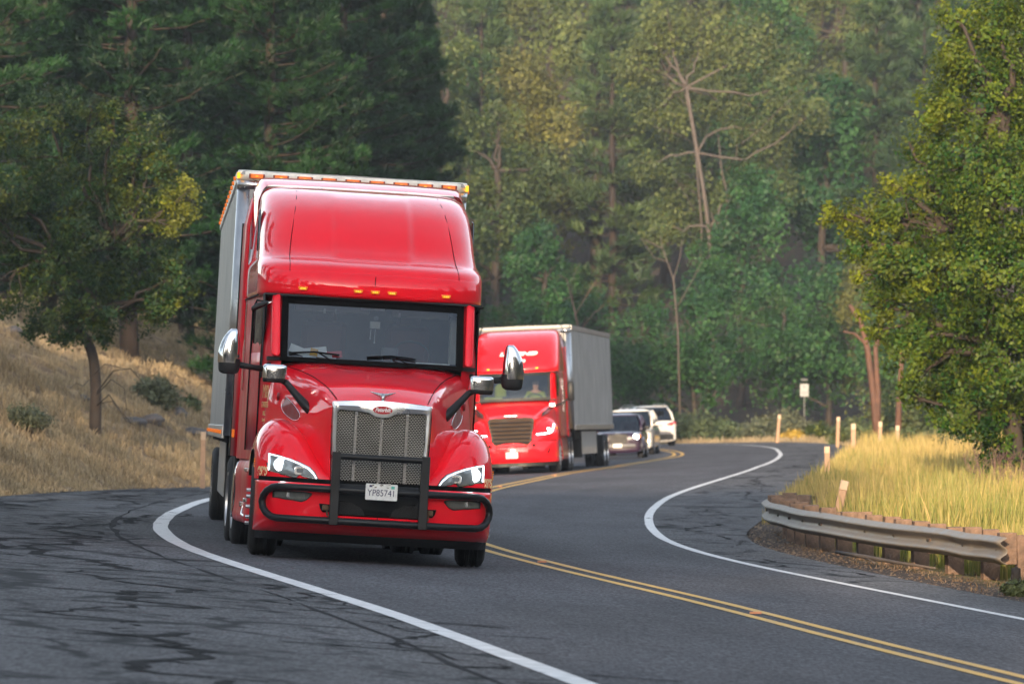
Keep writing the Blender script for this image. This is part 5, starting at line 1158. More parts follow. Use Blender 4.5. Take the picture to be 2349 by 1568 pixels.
for i,p in enumerate(gp):
    wob=.012*math.sin(i*.9)+.010*math.sin(i*.37)
    G.append([(p[0]+nn[i,0]*(o_+wob)-base.x,p[1]+nn[i,1]*(o_+wob)-base.y,zsurf[i]+RH-.312+h_+.006*math.sin(i*.6)-base.z) for o_,h_ in prof_])
mb=MB(); mb.grid(G); mb.build('rail','galvanised',GR,smooth=True,solid=.005)
arc=np.concatenate([[0],np.cumsum(np.linalg.norm(np.diff(gp,axis=0),axis=1))])
def at_arc(s_): 
    i=np.interp(s_,arc,np.arange(len(arc))); k=int(min(i,len(arc)-2)); f=i-k; p=gp[k]*(1-f)+gp[k+1]*f; n_=nn[k]*(1-f)+nn[k+1]*f; return p,n_,float(zr(p[0],p[1]))-.06,math.atan2(tg[k,1],tg[k,0])
sp=.45
k=0
while sp<arc[-1]-.2:
    p,n_,z0,an=at_arc(sp)
    hb_=random.uniform(-.09,-.04)
    mb=MB(); mb.box((0,0,.36+hb_/2-.35),(.16,.20,1.36+hb_),.006); pz=mb.build('post','wood_post',GR); pz.location=(p[0]-n_[0]*.32-base.x,p[1]-n_[1]*.32-base.y,z0-base.z); pz.rotation_euler=(R(random.uniform(-2,2)),R(random.uniform(-2,2)),an)
    mb=MB(); mb.box((0,0,0),(.15,.20,.36),.006); b_=mb.build('spacer_block','wood_post',GR); b_.location=(p[0]-n_[0]*.105-base.x,p[1]-n_[1]*.105-base.y,z0+RH-.13+random.uniform(-.01,.02)-base.z); b_.rotation_euler=(0,0,an)
    mb=MB(); mb.lathe([(.0,.0002),(.012,.012),(.0,.018)],axis='y',c=(0,0,0),n=8); b2_=mb.build('bolt','dark_steel',GR); b2_.location=(p[0]+n_[0]*.01-base.x,p[1]+n_[1]*.01-base.y,z0+RH-.156-base.z)
    sp+=1.75; k+=1
def marker_post(x,y,h,lx,ly,label,rz=0,w=.105):
    z=gz(x,y); o=empty('marker_post',(x,y,z),(R(ly),R(lx),R(rz))); tag(o,label,'post','pale wooden marker posts along the road edge')
    mb=MB(); mb.box((0,0,(h*.86-.3)/2),(w,w*.6,h*.86+.3),.008); mb.build('stake','wood_pale',o)
    mb=MB(); mb.box((0,0,h*.86+h*.07-.0),(w+.004,w*.6+.004,h*.14),.008); mb.build('painted_top','post_tip',o)
marker_post(-6.42,118,1.22,1,0,'pale wooden marker post at the foot of the dry bank, left of the nearest truck')
marker_post(11.55,248,1.28,5,0,'leaning pale marker post left of the yellow mound at the far bend',0,.13)
marker_post(12.35,216,1.20,2,0,'pale marker post standing between the sign and the far reddish trunks',0,.13)
marker_post(6.55,118,1.02,-1,0,'nearest upright pale marker post, rising from the grass by the shoulder',0,.115)
marker_post(9.0,150,1.10,0,0,'short pale marker post half hidden in tall grass by the shoulder',0,.12)
marker_post(11.05,171,1.15,1,0,'tall one of two pale marker posts standing close together in the grass',0,.11)
marker_post(11.30,167,1.08,1,0,'shorter one of two pale marker posts standing close together in the grass',0,.11)
marker_post(4.42,79.2,.96,13,0,'broken pale marker post tilted to the right behind the guardrail',0,.11)
SG=empty('road_sign',(14.9,290,.55)); tag(SG,'small white rectangular road sign on a thin dark post at the far bend','sign')
mb=MB(); mb.box((0,.03,1.2),(.07,.05,3.1)); mb.build('post','sign_post',SG)
mb=MB(); mb.prism([(u,2.42+v) for u,v in rrect(.43,.64,.04)],'y',-.01,.005); sb=mb.build('panel','sign_white',SG)
mb=MB(); mb.box((0,.02,2.95),(.34,.03,.14),.03); mb.build('top_bracket','sign_post',SG)
for z,w_,h_ in ((2.60,.10,.12),(2.33,.30,.035),(2.25,.26,.035)): mb=MB(); mb.box((0,-.014,z),(w_,.004,h_),.001); mb.build('faded_mark','car_grey',sb)
# fallen stick by the rail
mb=MB(); mb.tube([(4.05,71.0,-.18),(4.35,70.2,-.22),(4.7,69.2,-.27),(5.05,67.9,-.30)],[.022,.028,.022,.012],7); mb.tube([(4.35,70.2,-.22),(4.45,69.8,-.29)],.014,6)
tag(mb.build('branch','bark_pale',None,smooth=True),'bare grey stick lying on the gravel in front of the guardrail posts','stick')
# ================================================================= VEGETATION
def unit(n): v=rng.normal(size=(n,3)); return v/np.linalg.norm(v,axis=1)[:,None]
def leafq(c,L_,W_,cr,cg,nrm):
    n=len(c); q=nrm+unit(n)*.75; a=np.cross(q,unit(n)); a/=np.linalg.norm(a,axis=1)[:,None]+1e-9; b=np.cross(q,a); b/=np.linalg.norm(b,axis=1)[:,None]+1e-9
    s=(.5+.95*rng.random(n)**1.3)[:,None]; a=a*L_*s; b=b*W_*s
    V=np.stack([c-a*.5,c-a*.0-b*.5,c+a*.5,c+b*.5],1).reshape(-1,3); F=np.arange(4*n).reshape(-1,4)
    cv=np.stack([cr,cg,cr*0],1); return V,F,np.repeat(cv,4,0)
def crown(name,blobs,n,sub,L_,W_,mat,parent,spread=.16,mixfn=None,flat=1.0,origin=(0,0,0),hollow=.75):
    bl_=np.array([[*b[0],b[1]] for b in blobs]); wts=bl_[:,3]**2; wts/=wts.sum(); bm_=np.array([b[2] if len(b)>2 else .3 for b in blobs])
    k=rng.choice(len(bl_),sub,p=wts); u=rng.random(sub)**(1/3.)*(1-hollow)+hollow*rng.random(sub)**(.25)
    sc=bl_[k,:3]+unit(sub)*np.array([1,1,flat])*(bl_[k,3]*u)[:,None]
    sm=np.clip(bm_[k]+rng.normal(0,.18,sub),0,1); sv=np.clip(.5+rng.normal(0,.28,sub),0,1)
    j=rng.integers(0,sub,n); c=sc[j]+rng.normal(0,1,(n,3))*spread*(bl_[k[j],3]/bl_[:,3].mean())[:,None]**.3
    cr=np.clip(sm[j]+rng.normal(0,.15,n),0,1); cg=np.clip(sv[j]+rng.normal(0,.2,n),0,1)
    cn=sc-bl_[k,:3]; cn/=np.linalg.norm(cn,axis=1)[:,None]+1e-9; cn=cn+unit(sub)*.6+np.array([0,0,.35]); V,F,cv=leafq(c-np.array(origin),L_,W_,cr,cg,cn[j]); return npmesh(name,V,F,mat,parent,cv=cv),sc
def limb(mb,a,b,r0,r1,sag=.12,n=6,sd=None):
    a=Vector(a);b=Vector(b); L_=(b-a).length; pts=[];rr=[]
    off=Vector(rng.normal(0,1,3))*L_*sag
    for i in range(n+1):
        t=i/n; p=a.lerp(b,t)+off*math.sin(math.pi*t)*.6+Vector(rng.normal(0,1,3))*L_*.025*(0<i<n); pts.append(p); rr.append(r0*(1-t)+r1*t)
    mb.tube(pts,rr,6); return pts
def blobtree(name,label,cat,base,fork,blobs,n,sub,L_,W_,leaf,bark,tr,group=None,spread=.16,trunkpts=None,extra=None,twigs=2,flat=1,cname='crown'):
    o=empty(name,base); bs=Vector(base); tag(o,label,cat,group)
    bl2=[((Vector(b[0])-bs)[:],b[1],*(b[2:])) for b in blobs]
    cr_,sc=crown(cname,bl2,n,sub,L_,W_,leaf,o,spread,flat=flat)
    mb=MB(); f=[Vector(q)-bs for q in fork]
    tp=[Vector((0,0,-.4)),Vector((0,0,0))]+f; k=len(tp); rr=[tr*1.35,tr*1.15]+[tr*(1-.5*i/max(1,len(f))) for i in range(len(f))]
    tq=crv(np.array([list(p) for p in tp]),4); rq=crv(np.array([[r] for r in rr]),4)[:,0]; mb.tube([Vector(p) for p in tq],list(rq),10)
    for b in bl2:
        c=Vector(b[0]); st=min(f,key=lambda q:(q-c).length+(.6*max(0,q.z-c.z))); pts=limb(mb,st,c,min(tr*.5,.10+b[1]*.05) if tr>.1 else tr*.5,.02+.008*b[1])
        ds=[q for q in sc if (Vector(q)-c).length<b[1]*1.1]; random.shuffle(ds)
        for q in ds[:twigs]: limb(mb,pts[-2],q,.018+.004*b[1],.006,.1,4)
    if extra: extra(mb,bs)
    mb.build('trunk',bark,o,smooth=True); return o
# --- oak on the left bank
D0=124
def PB(px,py,r,D=D0,dy=0,mix=.10): return (tuple(P(px,py,D+dy)),r*D/FPX,mix)
ob=P(218,945,D0); ob.z=gz(ob.x,ob.y)-.05; OKD=D0
oblobs=[PB(120,300,95,mix=.15,dy=.5),(PB(290,320,95,mix=.2)),PB(45,420,95,dy=-.5),PB(190,430,110,dy=.8),PB(330,420,85,mix=.25),PB(90,540,100,dy=1),PB(220,560,110,dy=-1),PB(330,540,85,dy=1),PB(420,455,52,mix=.8,dy=-.6),PB(380,505,50,mix=.65,dy=-.8),PB(20,640,90),PB(150,660,90,dy=-.6),PB(290,650,80,dy=.6),PB(400,640,60,mix=.2),PB(130,745,55,dy=-.8),PB(85,755,38),PB(215,735,60,dy=-.9),PB(335,715,60,dy=.6),PB(370,690,55),PB(-60,480,110),PB(-50,330,90),PB(260,255,32,mix=.35),PB(210,220+30,30,mix=.3)]
def oakx(mb,bs):
    for path,r in (([(222,900),(260,850),(300,845),(330,880)],.03),([(222,905),(255,870),(285,890),(290,940)],.025),([(222,930),(250,905),(275,940),(300,970)],.03),([(215,860),(240,835),(285,845)],.022),([(208,868),(190,885),(175,878),(162,890)],.02),([(225,925),(258,920),(290,965),(310,975)],.02)):
        mb.tube([P(px,py,OKD-.6-.3*i)-bs for i,(px,py) in enumerate(path)],[r*.55*(1-.7*i/len(path)) for i in range(len(path))],6)
blobtree('oak_tree','small dark green oak with yellowing right side leaning on the dry bank, left edge','tree',ob,[P(219,870,D0),P(208,800,D0),P(180,740,D0),P(240,720,D0),P(150,600,D0),P(265,560,D0)],oblobs,60000,800,.080,.05,'leaf_oak','bark_brown',.12,spread=.095,extra=oakx,twigs=4)
# --- large leafy tree at the right edge
D1=106
def PR(px,py,r,dy=0,mix=.4): return (tuple(P(px,py,D1+dy)),r*D1/FPX,mix)
rb=P(2330,1090,D1); rb.z=gz(rb.x,rb.y)
rbl=[PR(2190,40,45,mix=.55),PR(2270,60,90,.6,.45),PR(2370,120,150,1.2),PR(2190,140,60,-.3,.6),PR(2260,220,110,.2),PR(2400,330,170,1.5),PR(2140,250,55,-.4,.55),PR(2120,330,60,.3,.55),PR(2210,370,110,-.6),PR(2320,450,150,-1.0,.35),PR(2085,325,18,0,.9),PR(2060,420,30,0,.85),PR(2130,440,70,.4,.5),PR(2070,500,65,-.2,.55),PR(2010,480,42,.2,.7),PR(1950,490,36,0,.8),PR(1900,497,24,.1,.9),PR(2180,540,110,.5,.35),PR(2300,640,150,-.8,.3),PR(2010,560,55,.4,.55),PR(2080,620,80,-.5,.4),PR(1985,630,28,0,.8),PR(2180,700,110,.6,.3),PR(2030,690,40,.1,.6),PR(2110,770,70,-.4,.35),PR(2300,820,140,-.4,.3),PR(2190,850,85,.5,.3),PR(2110,860,45,-.6,.4),PR(2085,900,26,-.2,.4),PR(2140,930,40,.2,.35),PR(2230,950,70,-.5,.25),PR(2330,980,110,.5,.2),PR(2440,650,180,1),PR(2450,950,160,1),PR(2290,1050,50,-.3,.2),PR(1970,565,42,.1,.6),PR(2055,640,75,.5,.45),PR(1995,700,38,0,.5),PR(2065,800,58,-.2,.4),PR(2015,760,28,.2,.5),PR(2120,620,80,0,.4)]
blobtree('leafy_tree','large sunlit tree with green and yellow leaves filling the right edge','tree',rb,[P(2322,960,D1),P(2290,800,D1),P(2250,620,D1),P(2280,450,D1),P(2300,250,D1),P(2180,520,D1)],rbl,125000,1900,.085,.052,'leaf_right','bark_brown',.17,spread=.100,twigs=5)
# brown dead shrub beneath it
def bareshrub(name,label,base,h,w,n,mat,r=.02,seed=1,lean=0,cat='shrub'):
    o=empty(name,base); tag(o,label,cat); mb=MB()
    def rec(p,d,L_,r_,lv):
        q=p+d*L_; mid=p.lerp(q,.5)+Vector(rng.normal(0,1,3))*L_*.06; mb.tube([p,mid,q],[r_,r_*.8,r_*.6],5)
        if lv==0: return
        for _ in range(random.choice((2,3,3))):
            dd_=(d+Vector(rng.normal(0,1,3))*.55+Vector((0,0,.12))).normalized(); rec(q if random.random()<.6 else mid,dd_,L_*random.uniform(.6,.85),r_*.6,lv-1)
    for i in range(n):
        d=Vector((rng.normal(0,w)+lean,rng.normal(0,w),1)).normalized(); rec(Vector((0,0,-.1)),d,h*.34,r,4)
    mb.build('branches',mat,o,fix=False); return o
bp_=P(2285,1100,101); bareshrub('dead_shrub','brown leafless shrub under the leafy tree at the right edge',(bp_.x,bp_.y,gz(bp_.x,bp_.y)),1.5,.45,9,'bark_dead',.018)
# --- conifers
def pine_meshes(tag_,H,rad,nb,tufts,nl,nw,nper,leaf,bark,low=.18,seed=0):
    rs=np.random.default_rng(seed); mb=MB(); n=14
    tp=[(rs.normal(0,.03),rs.normal(0,.03),H*i/n-.5*(i==0)) for i in range(n+1)]; mb.tube(tp,[.0135*H*(1-.93*i/n)**.9+.01 for i in range(n+1)],10)
    cs=[];ax=[];cl=[]
    for i in range(nb):
        t=low+(1-low)*((i+rs.random())/nb)**.95; z=H*t; a=rs.random()*6.283
        Lb=rad*(1-t)**.62*(.55+.55*rs.random())*(1. if t>low+.08 else .8)+.25
        rise=.15+.5*t+rs.normal(0,.12); d=np.array([math.cos(a),math.sin(a),0]); pts=[]
        for q in range(6): u=q/5; pts.append(np.array([0,0,z])+d*Lb*u+np.array([0,0,Lb*(rise*u*.5-.28*u*(1-u))])+rs.normal(0,.04,3)*Lb*.4*u)
        mb.tube([Vector(p) for p in pts],[.018*H/18*2.2*(1-.8*q/5)*(1-.6*t)+.008 for q in range(6)],5)
        m=max(3,int(tufts/nb*(.4+Lb/rad*1.3))); cmix=np.clip(rs.random()*.7+.2*t,0,1); cval=np.clip(.5+rs.normal(0,.22),0,1)
        side=np.array([-d[1],d[0],0])
        for _ in range(m):
            u=1-abs(rs.normal(0,.36)); u=min(max(u,.15),1.03); k=min(int(u*5),4); f=u*5-k; p=pts[k]*(1-f)+pts[k+1]*f
            off=side*rs.normal(0,.20)*Lb*(1.1-u*.6)+np.array([0,0,abs(rs.normal(0,.07))*Lb]); cs.append(p+off); v=d*.6+side*np.sign(off@side)*.5+np.array([0,0,.75]); ax.append(v+rs.normal(0,.35,3)); cl.append((cmix,cval))
    cs=np.array(cs);ax=np.array(ax);ax/=np.linalg.norm(ax,axis=1)[:,None];cl=np.array(cl); m=len(cs)
    c=np.repeat(cs,nper,0); a=np.repeat(ax,nper,0)+rs.normal(0,.55,(m*nper,3)); a/=np.linalg.norm(a,axis=1)[:,None]
    L_=nl*(.7+.6*rs.random(m*nper))[:,None]; b=np.cross(a,rs.normal(size=a.shape)); b/=np.linalg.norm(b,axis=1)[:,None]
    V=np.stack([c-b*nw*.5,c+b*nw*.5,c+a*L_+b*nw*.2,c+a*L_-b*nw*.2],1).reshape(-1,3); F=np.arange(len(V)).reshape(-1,4)
    cv=np.repeat(np.repeat(cl,nper,0)+rs.normal(0,.12,(m*nper,2)),4,0); cv=np.clip(np.concatenate([cv,cv[:,:1]*0],1),0,1)
    cr_=npmesh('crown',V,F,leaf,cv=cv); tr_=mb.build('trunk',bark,None,smooth=True)
    root=empty('pine_tree',(0,0,0)); cr_.parent=root; tr_.parent=root; return root
def place(root,loc,s,rz,label,group=None,name=None,used=set(),sz=None,cat='tree'):
    if root.name in used or name and False: o=copy_tree(root)
    else: o=root; used.add(root.name)
    if o is not root and name: o.name=name
    o.location=loc; o.rotation_euler=(0,0,rz); o.scale=(s*(1.0 if ('viewpoint' in label and s>1.35) else 1),)*2+(sz or s,); o['label']=label; o['category']=cat
    if group: o['group']=group
    elif 'group' in o: del o['group']
    return o
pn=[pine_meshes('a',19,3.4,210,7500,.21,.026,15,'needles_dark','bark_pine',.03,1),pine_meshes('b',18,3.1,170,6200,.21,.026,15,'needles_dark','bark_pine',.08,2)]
def pz_(x,y): return (x,y,gz(x,y)-.1)
near=[(620,163,1.0,0,'tall bright green pine directly above the nearest trailer'),(880,196,1.0,0,'dark pine to the right of and behind the tall green pine over the trailer'),(790,182,1.05,1,'dark pine squeezed between two pines above the nearest truck roof'),(300,158,1.1,1,'pine with a bare reddish trunk behind the oak, upper left'),(110,166,1.0,0,'pine behind the left side of the oak'),(-40,152,1.0,0,'pine at the left frame edge behind the oak'),(430,182,1.05,1,'pine standing deep between the oak and the tall green pine'),(200,186,1.1,0,'pine deep behind the crown of the oak'),(540,200,1.0,1,'shaded pine deep behind the tall green pine'),(680,205,1.1,0,'shaded pine behind the roof of the nearest truck'),(20,190,1.1,1,'shaded pine deep in the wood at the left edge'),(360,205,1.1,0,'shaded pine deep in the wood right of the oak'),(960,225,.9,1,'slim dark pine at the right end of the left wood')]
for i,(px,D,s_,k,lab) in enumerate(near):
    p=P(px,0,D); place(pn[k],pz_(p.x,D),s_,i*1.7+.4,lab,'tall pines of the wood on the left bank')
gsh='shaded pines filling the wood behind the left bank'
k=0
for D in (216,232,250,272):
    for px in range(-60,960,105):
        x=P(px+random.uniform(-35,35),0,D).x; d_=D+random.uniform(-7,7)
        place(pn[k%2],pz_(x,d_),random.uniform(.95,1.25),k*2.1,'dark shaded pine in the depth of the wood on the left',gsh); k+=1
# shade pines beside and behind the viewpoint: they throw the shade over the road and show in the paint
for i,(x,y,s_) in enumerate([(-4,-46,.95),(-7,-49,1.0),(-9.5,-45,1.0),(-12,-49,1.0),(-15.6,-44,1.5),(-18,-47,1.65),(-20.5,-43,1.5),(-17.2,-54,1.7),(-20,-57,1.7),(-24,-46,1.5),(-16.2,-39,1.4),(-20.6,-65,1.8),(-22.5,-52,1.6),(-16.8,-60,1.6),(-15,18,1.0),(-16,31,1.05),(-17,44,1.0),(-19,57,1.05),(-20,72,1.0),(-23,84,1.0),(-26,97,1.0),(-25,62,1.1),(-31,76,1.1),(-30,92,1.1),(17,14,1.0),(18.5,27,1.05),(19.5,40,1.0),(17.5,52,1.05),(21,64,1.0),(25,50,1.2),(-27,20,1.2),(-31,2,1.2),(-34,32,1.2),(-28,-22,1.2),(-40,14,1.3),(-44,-6,1.3),(26,-30,1.0),(31,-18,1.1),(28,4,1.0),(33,18,1.1),(38,36,1.0),(-33,46,1.1)]):
    place(pn[i%2],pz_(x,y),s_,i*1.3,'pine standing outside the picture beside the viewpoint','pines beside the viewpoint that shade the road')
# --- far trees (coarser, blurred by distance)
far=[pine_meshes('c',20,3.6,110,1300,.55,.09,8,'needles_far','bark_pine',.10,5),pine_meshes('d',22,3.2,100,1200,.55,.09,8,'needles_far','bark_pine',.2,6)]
def broad(seed,H,wd,leaf,bark,n=15000,low=.12,name='broadleaf_tree',L_=.24):
    global rng
    rs=random.Random(seed); bl=[]
    for i in range(16):
        t=rs.random(); z=H*(low+.15+.75*t); rr=wd*(math.sin(math.pi*min(1,.18+t*.78))**.7); a=rs.random()*6.283; q=rr*rs.random()**.6
        bl.append(((q*math.cos(a),q*math.sin(a),z),wd*(.26+.2*rs.random()),.15+.7*rs.random()))
    bl.append(((0,0,H*.93),wd*.3,.7)); bl.append(((0,0,H*.6),wd*.55,.4))
    return blobtree(name,'','tree',(0,0,0),[(0.1,0,H*.2),(-.1,.1,H*.4),(.15,-.1,H*.62),(0,0,H*.8)],bl,n,330,L_,L_*.62,leaf,bark,.018*H,spread=.32,twigs=2)
fb=[broad(1,16,4.2,'leaf_far','bark_brown'),broad(2,13,4.0,'leaf_far_green','bark_brown'),broad(3,18,4.4,'leaf_far','bark_brown'),broad(4,9,3.2,'leaf_far_green','bark_brown',9000),broad(5,14,3.8,'leaf_far_yellow','bark_brown')]
# hillside, row by row
hill=[]; rk=0
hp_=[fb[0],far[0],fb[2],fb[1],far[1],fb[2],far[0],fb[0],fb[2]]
hg='trees covering the hazy hillside'
for D in (352,372,392,412,434,458,482,508,536,566,600):
    px=820+random.uniform(0,60)
    while px<2480:
        x=P(px,0,D).x; kk=rk%len(hp_); r_=hp_[(rk*5+int(D))%len(hp_)]
        place(r_,pz_(x+random.uniform(-1,1),D+random.uniform(-9,9)),random.uniform(.85,1.2),rk*2.4,'hazy green tree on the far hillside',hg); rk+=1
        px+=random.uniform(4.6,7.4)*FPX/D
# trees of the middle distance, each its own
mid_=[(fb[3],1330,300,.85,'bright green round tree right above the second trailer'),(fb[3],1470,306,.80,'bright green tree to the right of the second trailer'),(fb[1],1250,318,.85,'green tree behind the second red truck roof'),(fb[3],1590,300,.9,'bright green tree above the white suv'),(fb[1],1700,318,.95,'broad green tree in the middle behind the far bend'),(fb[3],1800,306,.9,'low green tree left of the road sign'),(fb[3],1900,302,1.0,'green tree behind the road sign'),(fb[1],1890,330,1.1,'tall green tree behind the road sign'),(fb[4],2000,300,.62,'small yellowing tree beside the reddish trunks'),(fb[3],2080,290,.9,'green tree behind the second reddish trunk'),(fb[0],1140,330,1.0,'olive green tree rising behind the second truck'),(fb[2],1010,335,1.05,'olive green tree beside the left wood'),(fb[4],1210,345,1.05,'yellow green tree crown high above the second truck'),(far[0],1405,335,1.1,'pine with a reddish trunk in the middle of the wood'),(far[1],2010,330,1.05,'pine beside the leafy tree, upper right'),(far[0],2120,318,1.0,'pine partly behind the leafy tree at the right')]
for i,(r_,px,D,s_,lab) in enumerate(mid_):
    x=P(px,0,D).x; place(r_,pz_(x,D),s_,i*1.9,lab)
# big pale-limbed tree with bare branches
D2=322
def limbs_pale(mb,bs):
    for path,r in (([(1612,720),(1605,620),(1610,520),(1595,340),(1580,250),(1560,170),(1540,90),(1530,20)],.17),([(1590,260),(1540,200),(1480,130),(1450,90)],.08),([(1565,180),(1600,110),(1610,40)],.06),([(1665,560),(1668,440),(1655,390),(1648,310)],.17),([(1668,440),(1700,440),(1745,480)],.08),([(1655,400),(1690,370),(1690,330)],.08),([(1740,300),(1790,250),(1840,205)],.09),([(1790,250),(1840,240),(1870,250)],.05),([(1700,330),(1740,300)],.09),([(1610,340),(1560,310),(1500,290)],.06),([(1655,110),(1680,60),(1700,10)],.05),([(1610,520),(1570,440),(1540,400)],.06)):
        mb.tube([P(px,py,D2+1.6-.5*(i%3))-bs for i,(px,py) in enumerate(path)],[r*.36*(1-.6*i/len(path)) for i in range(len(path))],7)
def P2(px,py,r,mix=.5,dy=0): return (tuple(P(px,py,D2+dy)),r*D2/FPX,mix)
b2=P(1640,900,D2); b2.z=gz(b2.x,b2.y)
blobtree('cottonwood_tree','tall thin-leaved tree with pale bare limbs in the upper middle','tree',b2,[P(1635,700,D2),P(1625,520,D2),P(1600,350,D2),P(1575,200,D2)],[P2(1540,60,60,.8,1),P2(1460,150,55,.7),P2(1620,90,70,.7,2),P2(1720,100,70,.5,1),P2(1800,180,70,.5,2),P2(1520,250,70,.6,3),P2(1660,220,70,.5,3),P2(1860,260,50,.5),P2(1480,380,40,.6),P2(1750,300,70,.4,3),P2(1560,420,70,.4,3),P2(1700,420,80,.3,3),P2(1640,520,80,.3,3),P2(1520,520,50,.5,2),P2(1780,430,60,.3,3),P2(1500,100,40,.9)],34000,800,.22,.14,'leaf_far','bark_pale',.13,spread=.35,extra=limbs_pale,twigs=3)
def barepath(name,label,paths,D,mat,base_px):
    b=P(*base_px,D); b.z=gz(b.x,b.y)-.1; o=empty(name,b); tag(o,label,'tree'); mb=MB()
    for path,r in paths: mb.tube([P(px,py,D+.4*(i%2))-b for i,(px,py) in enumerate(path)],[r*(.55 if D>250 else 1)*(1-.7*i/len(path)) for i in range(len(path))],6)
    mb.build('trunk',mat,o,smooth=True)
barepath('dead_tree','reddish leafless tree above the second red truck',[([(1345,960),(1335,800),(1320,720),(1300,640),(1280,630)],.10),([(1320,720),(1350,670),(1370,640)],.05),([(1310,680),(1285,690),(1272,660)],.04),([(1330,760),(1360,720),(1385,700)],.05),([(1315,700),(1310,650),(1325,610)],.035)],292,'bark_dead',(1345,975))
barepath('dead_tree','pale leafless tree with a forked top in the middle of the picture',[([(1560,960),(1555,760),(1545,640),(1520,570),(1480,550)],.10),([(1545,640),(1560,590),(1565,550)],.06),([(1530,600),(1500,590),(1470,545)],.05),([(1556,700),(1590,640),(1610,600)],.05),([(1520,570),(1515,540)],.04)],294,'bark_pale',(1560,980))
barepath('bare_trunk','forked reddish trunk standing left of the leafy tree',[([(2012,992),(2003,900),(1990,800),(1975,740),(1950,700)],.15),([(2012,992),(2014,900),(2008,800),(2020,740)],.13),([(1988,790),(1960,765),(1935,760)],.06),([(2008,800),(2035,760),(2060,745)],.06)],196,'bark_orange',(2012,995))
barepath('bare_trunk','straight reddish trunk partly behind the leafy tree',[([(2060,985),(2063,900),(2070,800),(2085,720)],.12),([(2068,830),(2095,790)],.05)],192,'bark_orange',(2060,985))
# crowns over those trunks, bushes at the bend
def bush(px,py,D,r,leaf,label,n=5000,L_=.16,name='bush',flat=.8,mix=.4,base=None,group=None):
    c=P(px,py,D); rr=r*D/FPX; z0=gz(c.x,D); bl=[]
    for i in range(6): a=i*1.05; bl.append(((c.x+rr*.5*math.cos(a),D+rr*.5*math.sin(a),z0+rr*(.38+.12*math.sin(i*2.1))),rr*.55,min(1,max(0,mix+.2*math.sin(i*3)))))
    bl.append(((c.x,D,z0+rr*.55),rr*.7,mix))
    return blobtree(name,label,'bush',(c.x,D,z0),[(c.x,D,z0+.3)],bl,n,160,L_,L_*.6,leaf,'bark_brown',.05,spread=rr*.12,flat=flat,twigs=1,cname='foliage',group=group)
bush(1590,965,282,75,'leaf_bush','low olive bush right of the white suv',6000)
bush(1660,975,286,55,'leaf_bush','small dark bush at the far road edge, second right of the suv',4000)
bush(1500,945,286,60,'leaf_far_green','dark green bush hidden behind the white suv roof',4000)
bush(1745,965,280,60,'leaf_sage','pale sage bush left of the leaning marker post',4500,mix=.2)
bush(1800,960,284,70,'leaf_sage','pale sage bush behind the road sign post',5000,mix=.4)
bush(1822,1004,262,34,'leaf_gold','rounded yellow mound bush at the far road edge',4000,.10,flat=.45,mix=.5)
bush(1878,980,262,42,'leaf_oak','dark weedy bush right of the road sign',4000,.12)
bush(1958,965,230,60,'leaf_bush','olive bush below the forked reddish trunk',5000,.12)
bush(2110,975,170,75,'leaf_bush','olive bush behind the two close marker posts',6000,.10)
bush(2200,1000,150,70,'leaf_bush','olive bush under the left side of the leafy tree',6000,.10)
bush(2045,990,200,50,'leaf_bush','olive bush between the two reddish trunks',4000,.12)
bush(355,792,146,58,'leaf_sage','round grey green bush on the bank right of the oak trunk',7000,.09,mix=.1)
bush(432,800,150,30,'leaf_bush','small dark bush on the bank beside the nearest trailer',2500,.08)
bush(60,845,112,60,'leaf_sage','low weedy bush on the bank left of the oak',4000,.06,flat=.4,mix=.2)
bush(2180,560,212,190,'leaf_right','tall thicket behind the leafy tree',9000,.16,name='thicket',mix=.3)
bush(2150,760,205,170,'leaf_bush','dense thicket behind the two reddish trunks',9000,.16,name='thicket',mix=.5)
bush(2330,1320,60.5,34,'leaf_bush','fresh green weed clump at the near end of the guardrail',3500,.045,name='weed_clump',mix=.9,flat=1)
# rocks on the bank
def rock(px,py,D,r,label):
    p=P(px,py,D); z=gz(p.x,D); bm=bmesh.new(); bmesh.ops.create_icosphere(bm,subdivisions=3,radius=r)
    for v in bm.verts: v.co*=1+.18*math.sin(v.co.x*9/r*.4+px)+.15*math.sin(v.co.y*7/r*.4+py)+.08*math.sin(v.co.z*19/r*.4); v.co.z*=.55
    me=bpy.data.meshes.new('rock'); bm.to_mesh(me); bm.free(); o=link('rock',me,'rock',None,True); o.location=(p.x,D,z+r*.02); tag(o,label,'rock','dark rocks on the dry bank')
for i,(px,D,r,lab) in enumerate([(140,131,.30,'dark rock on the bank left of the oak trunk, largest there'),(110,132,.22,'small dark rock beside the largest rock left of the oak'),(190,133,.24,'dark rock just left of the oak trunk'),(300,134,.42,'dark rock right of the oak trunk, below the grey bush'),(345,136,.40,'broad dark rock beneath the grey green bush'),(25,142,.38,'dark rock high on the bank at the left edge'),(105,104,.16,'lone dark stone low on the bank'),(450,142,.45,'dark rock on the bank beside the nearest trailer'),(410,146,.4,'dark rock behind the grey green bush')]): rock(px,0,D,r*.75,lab)
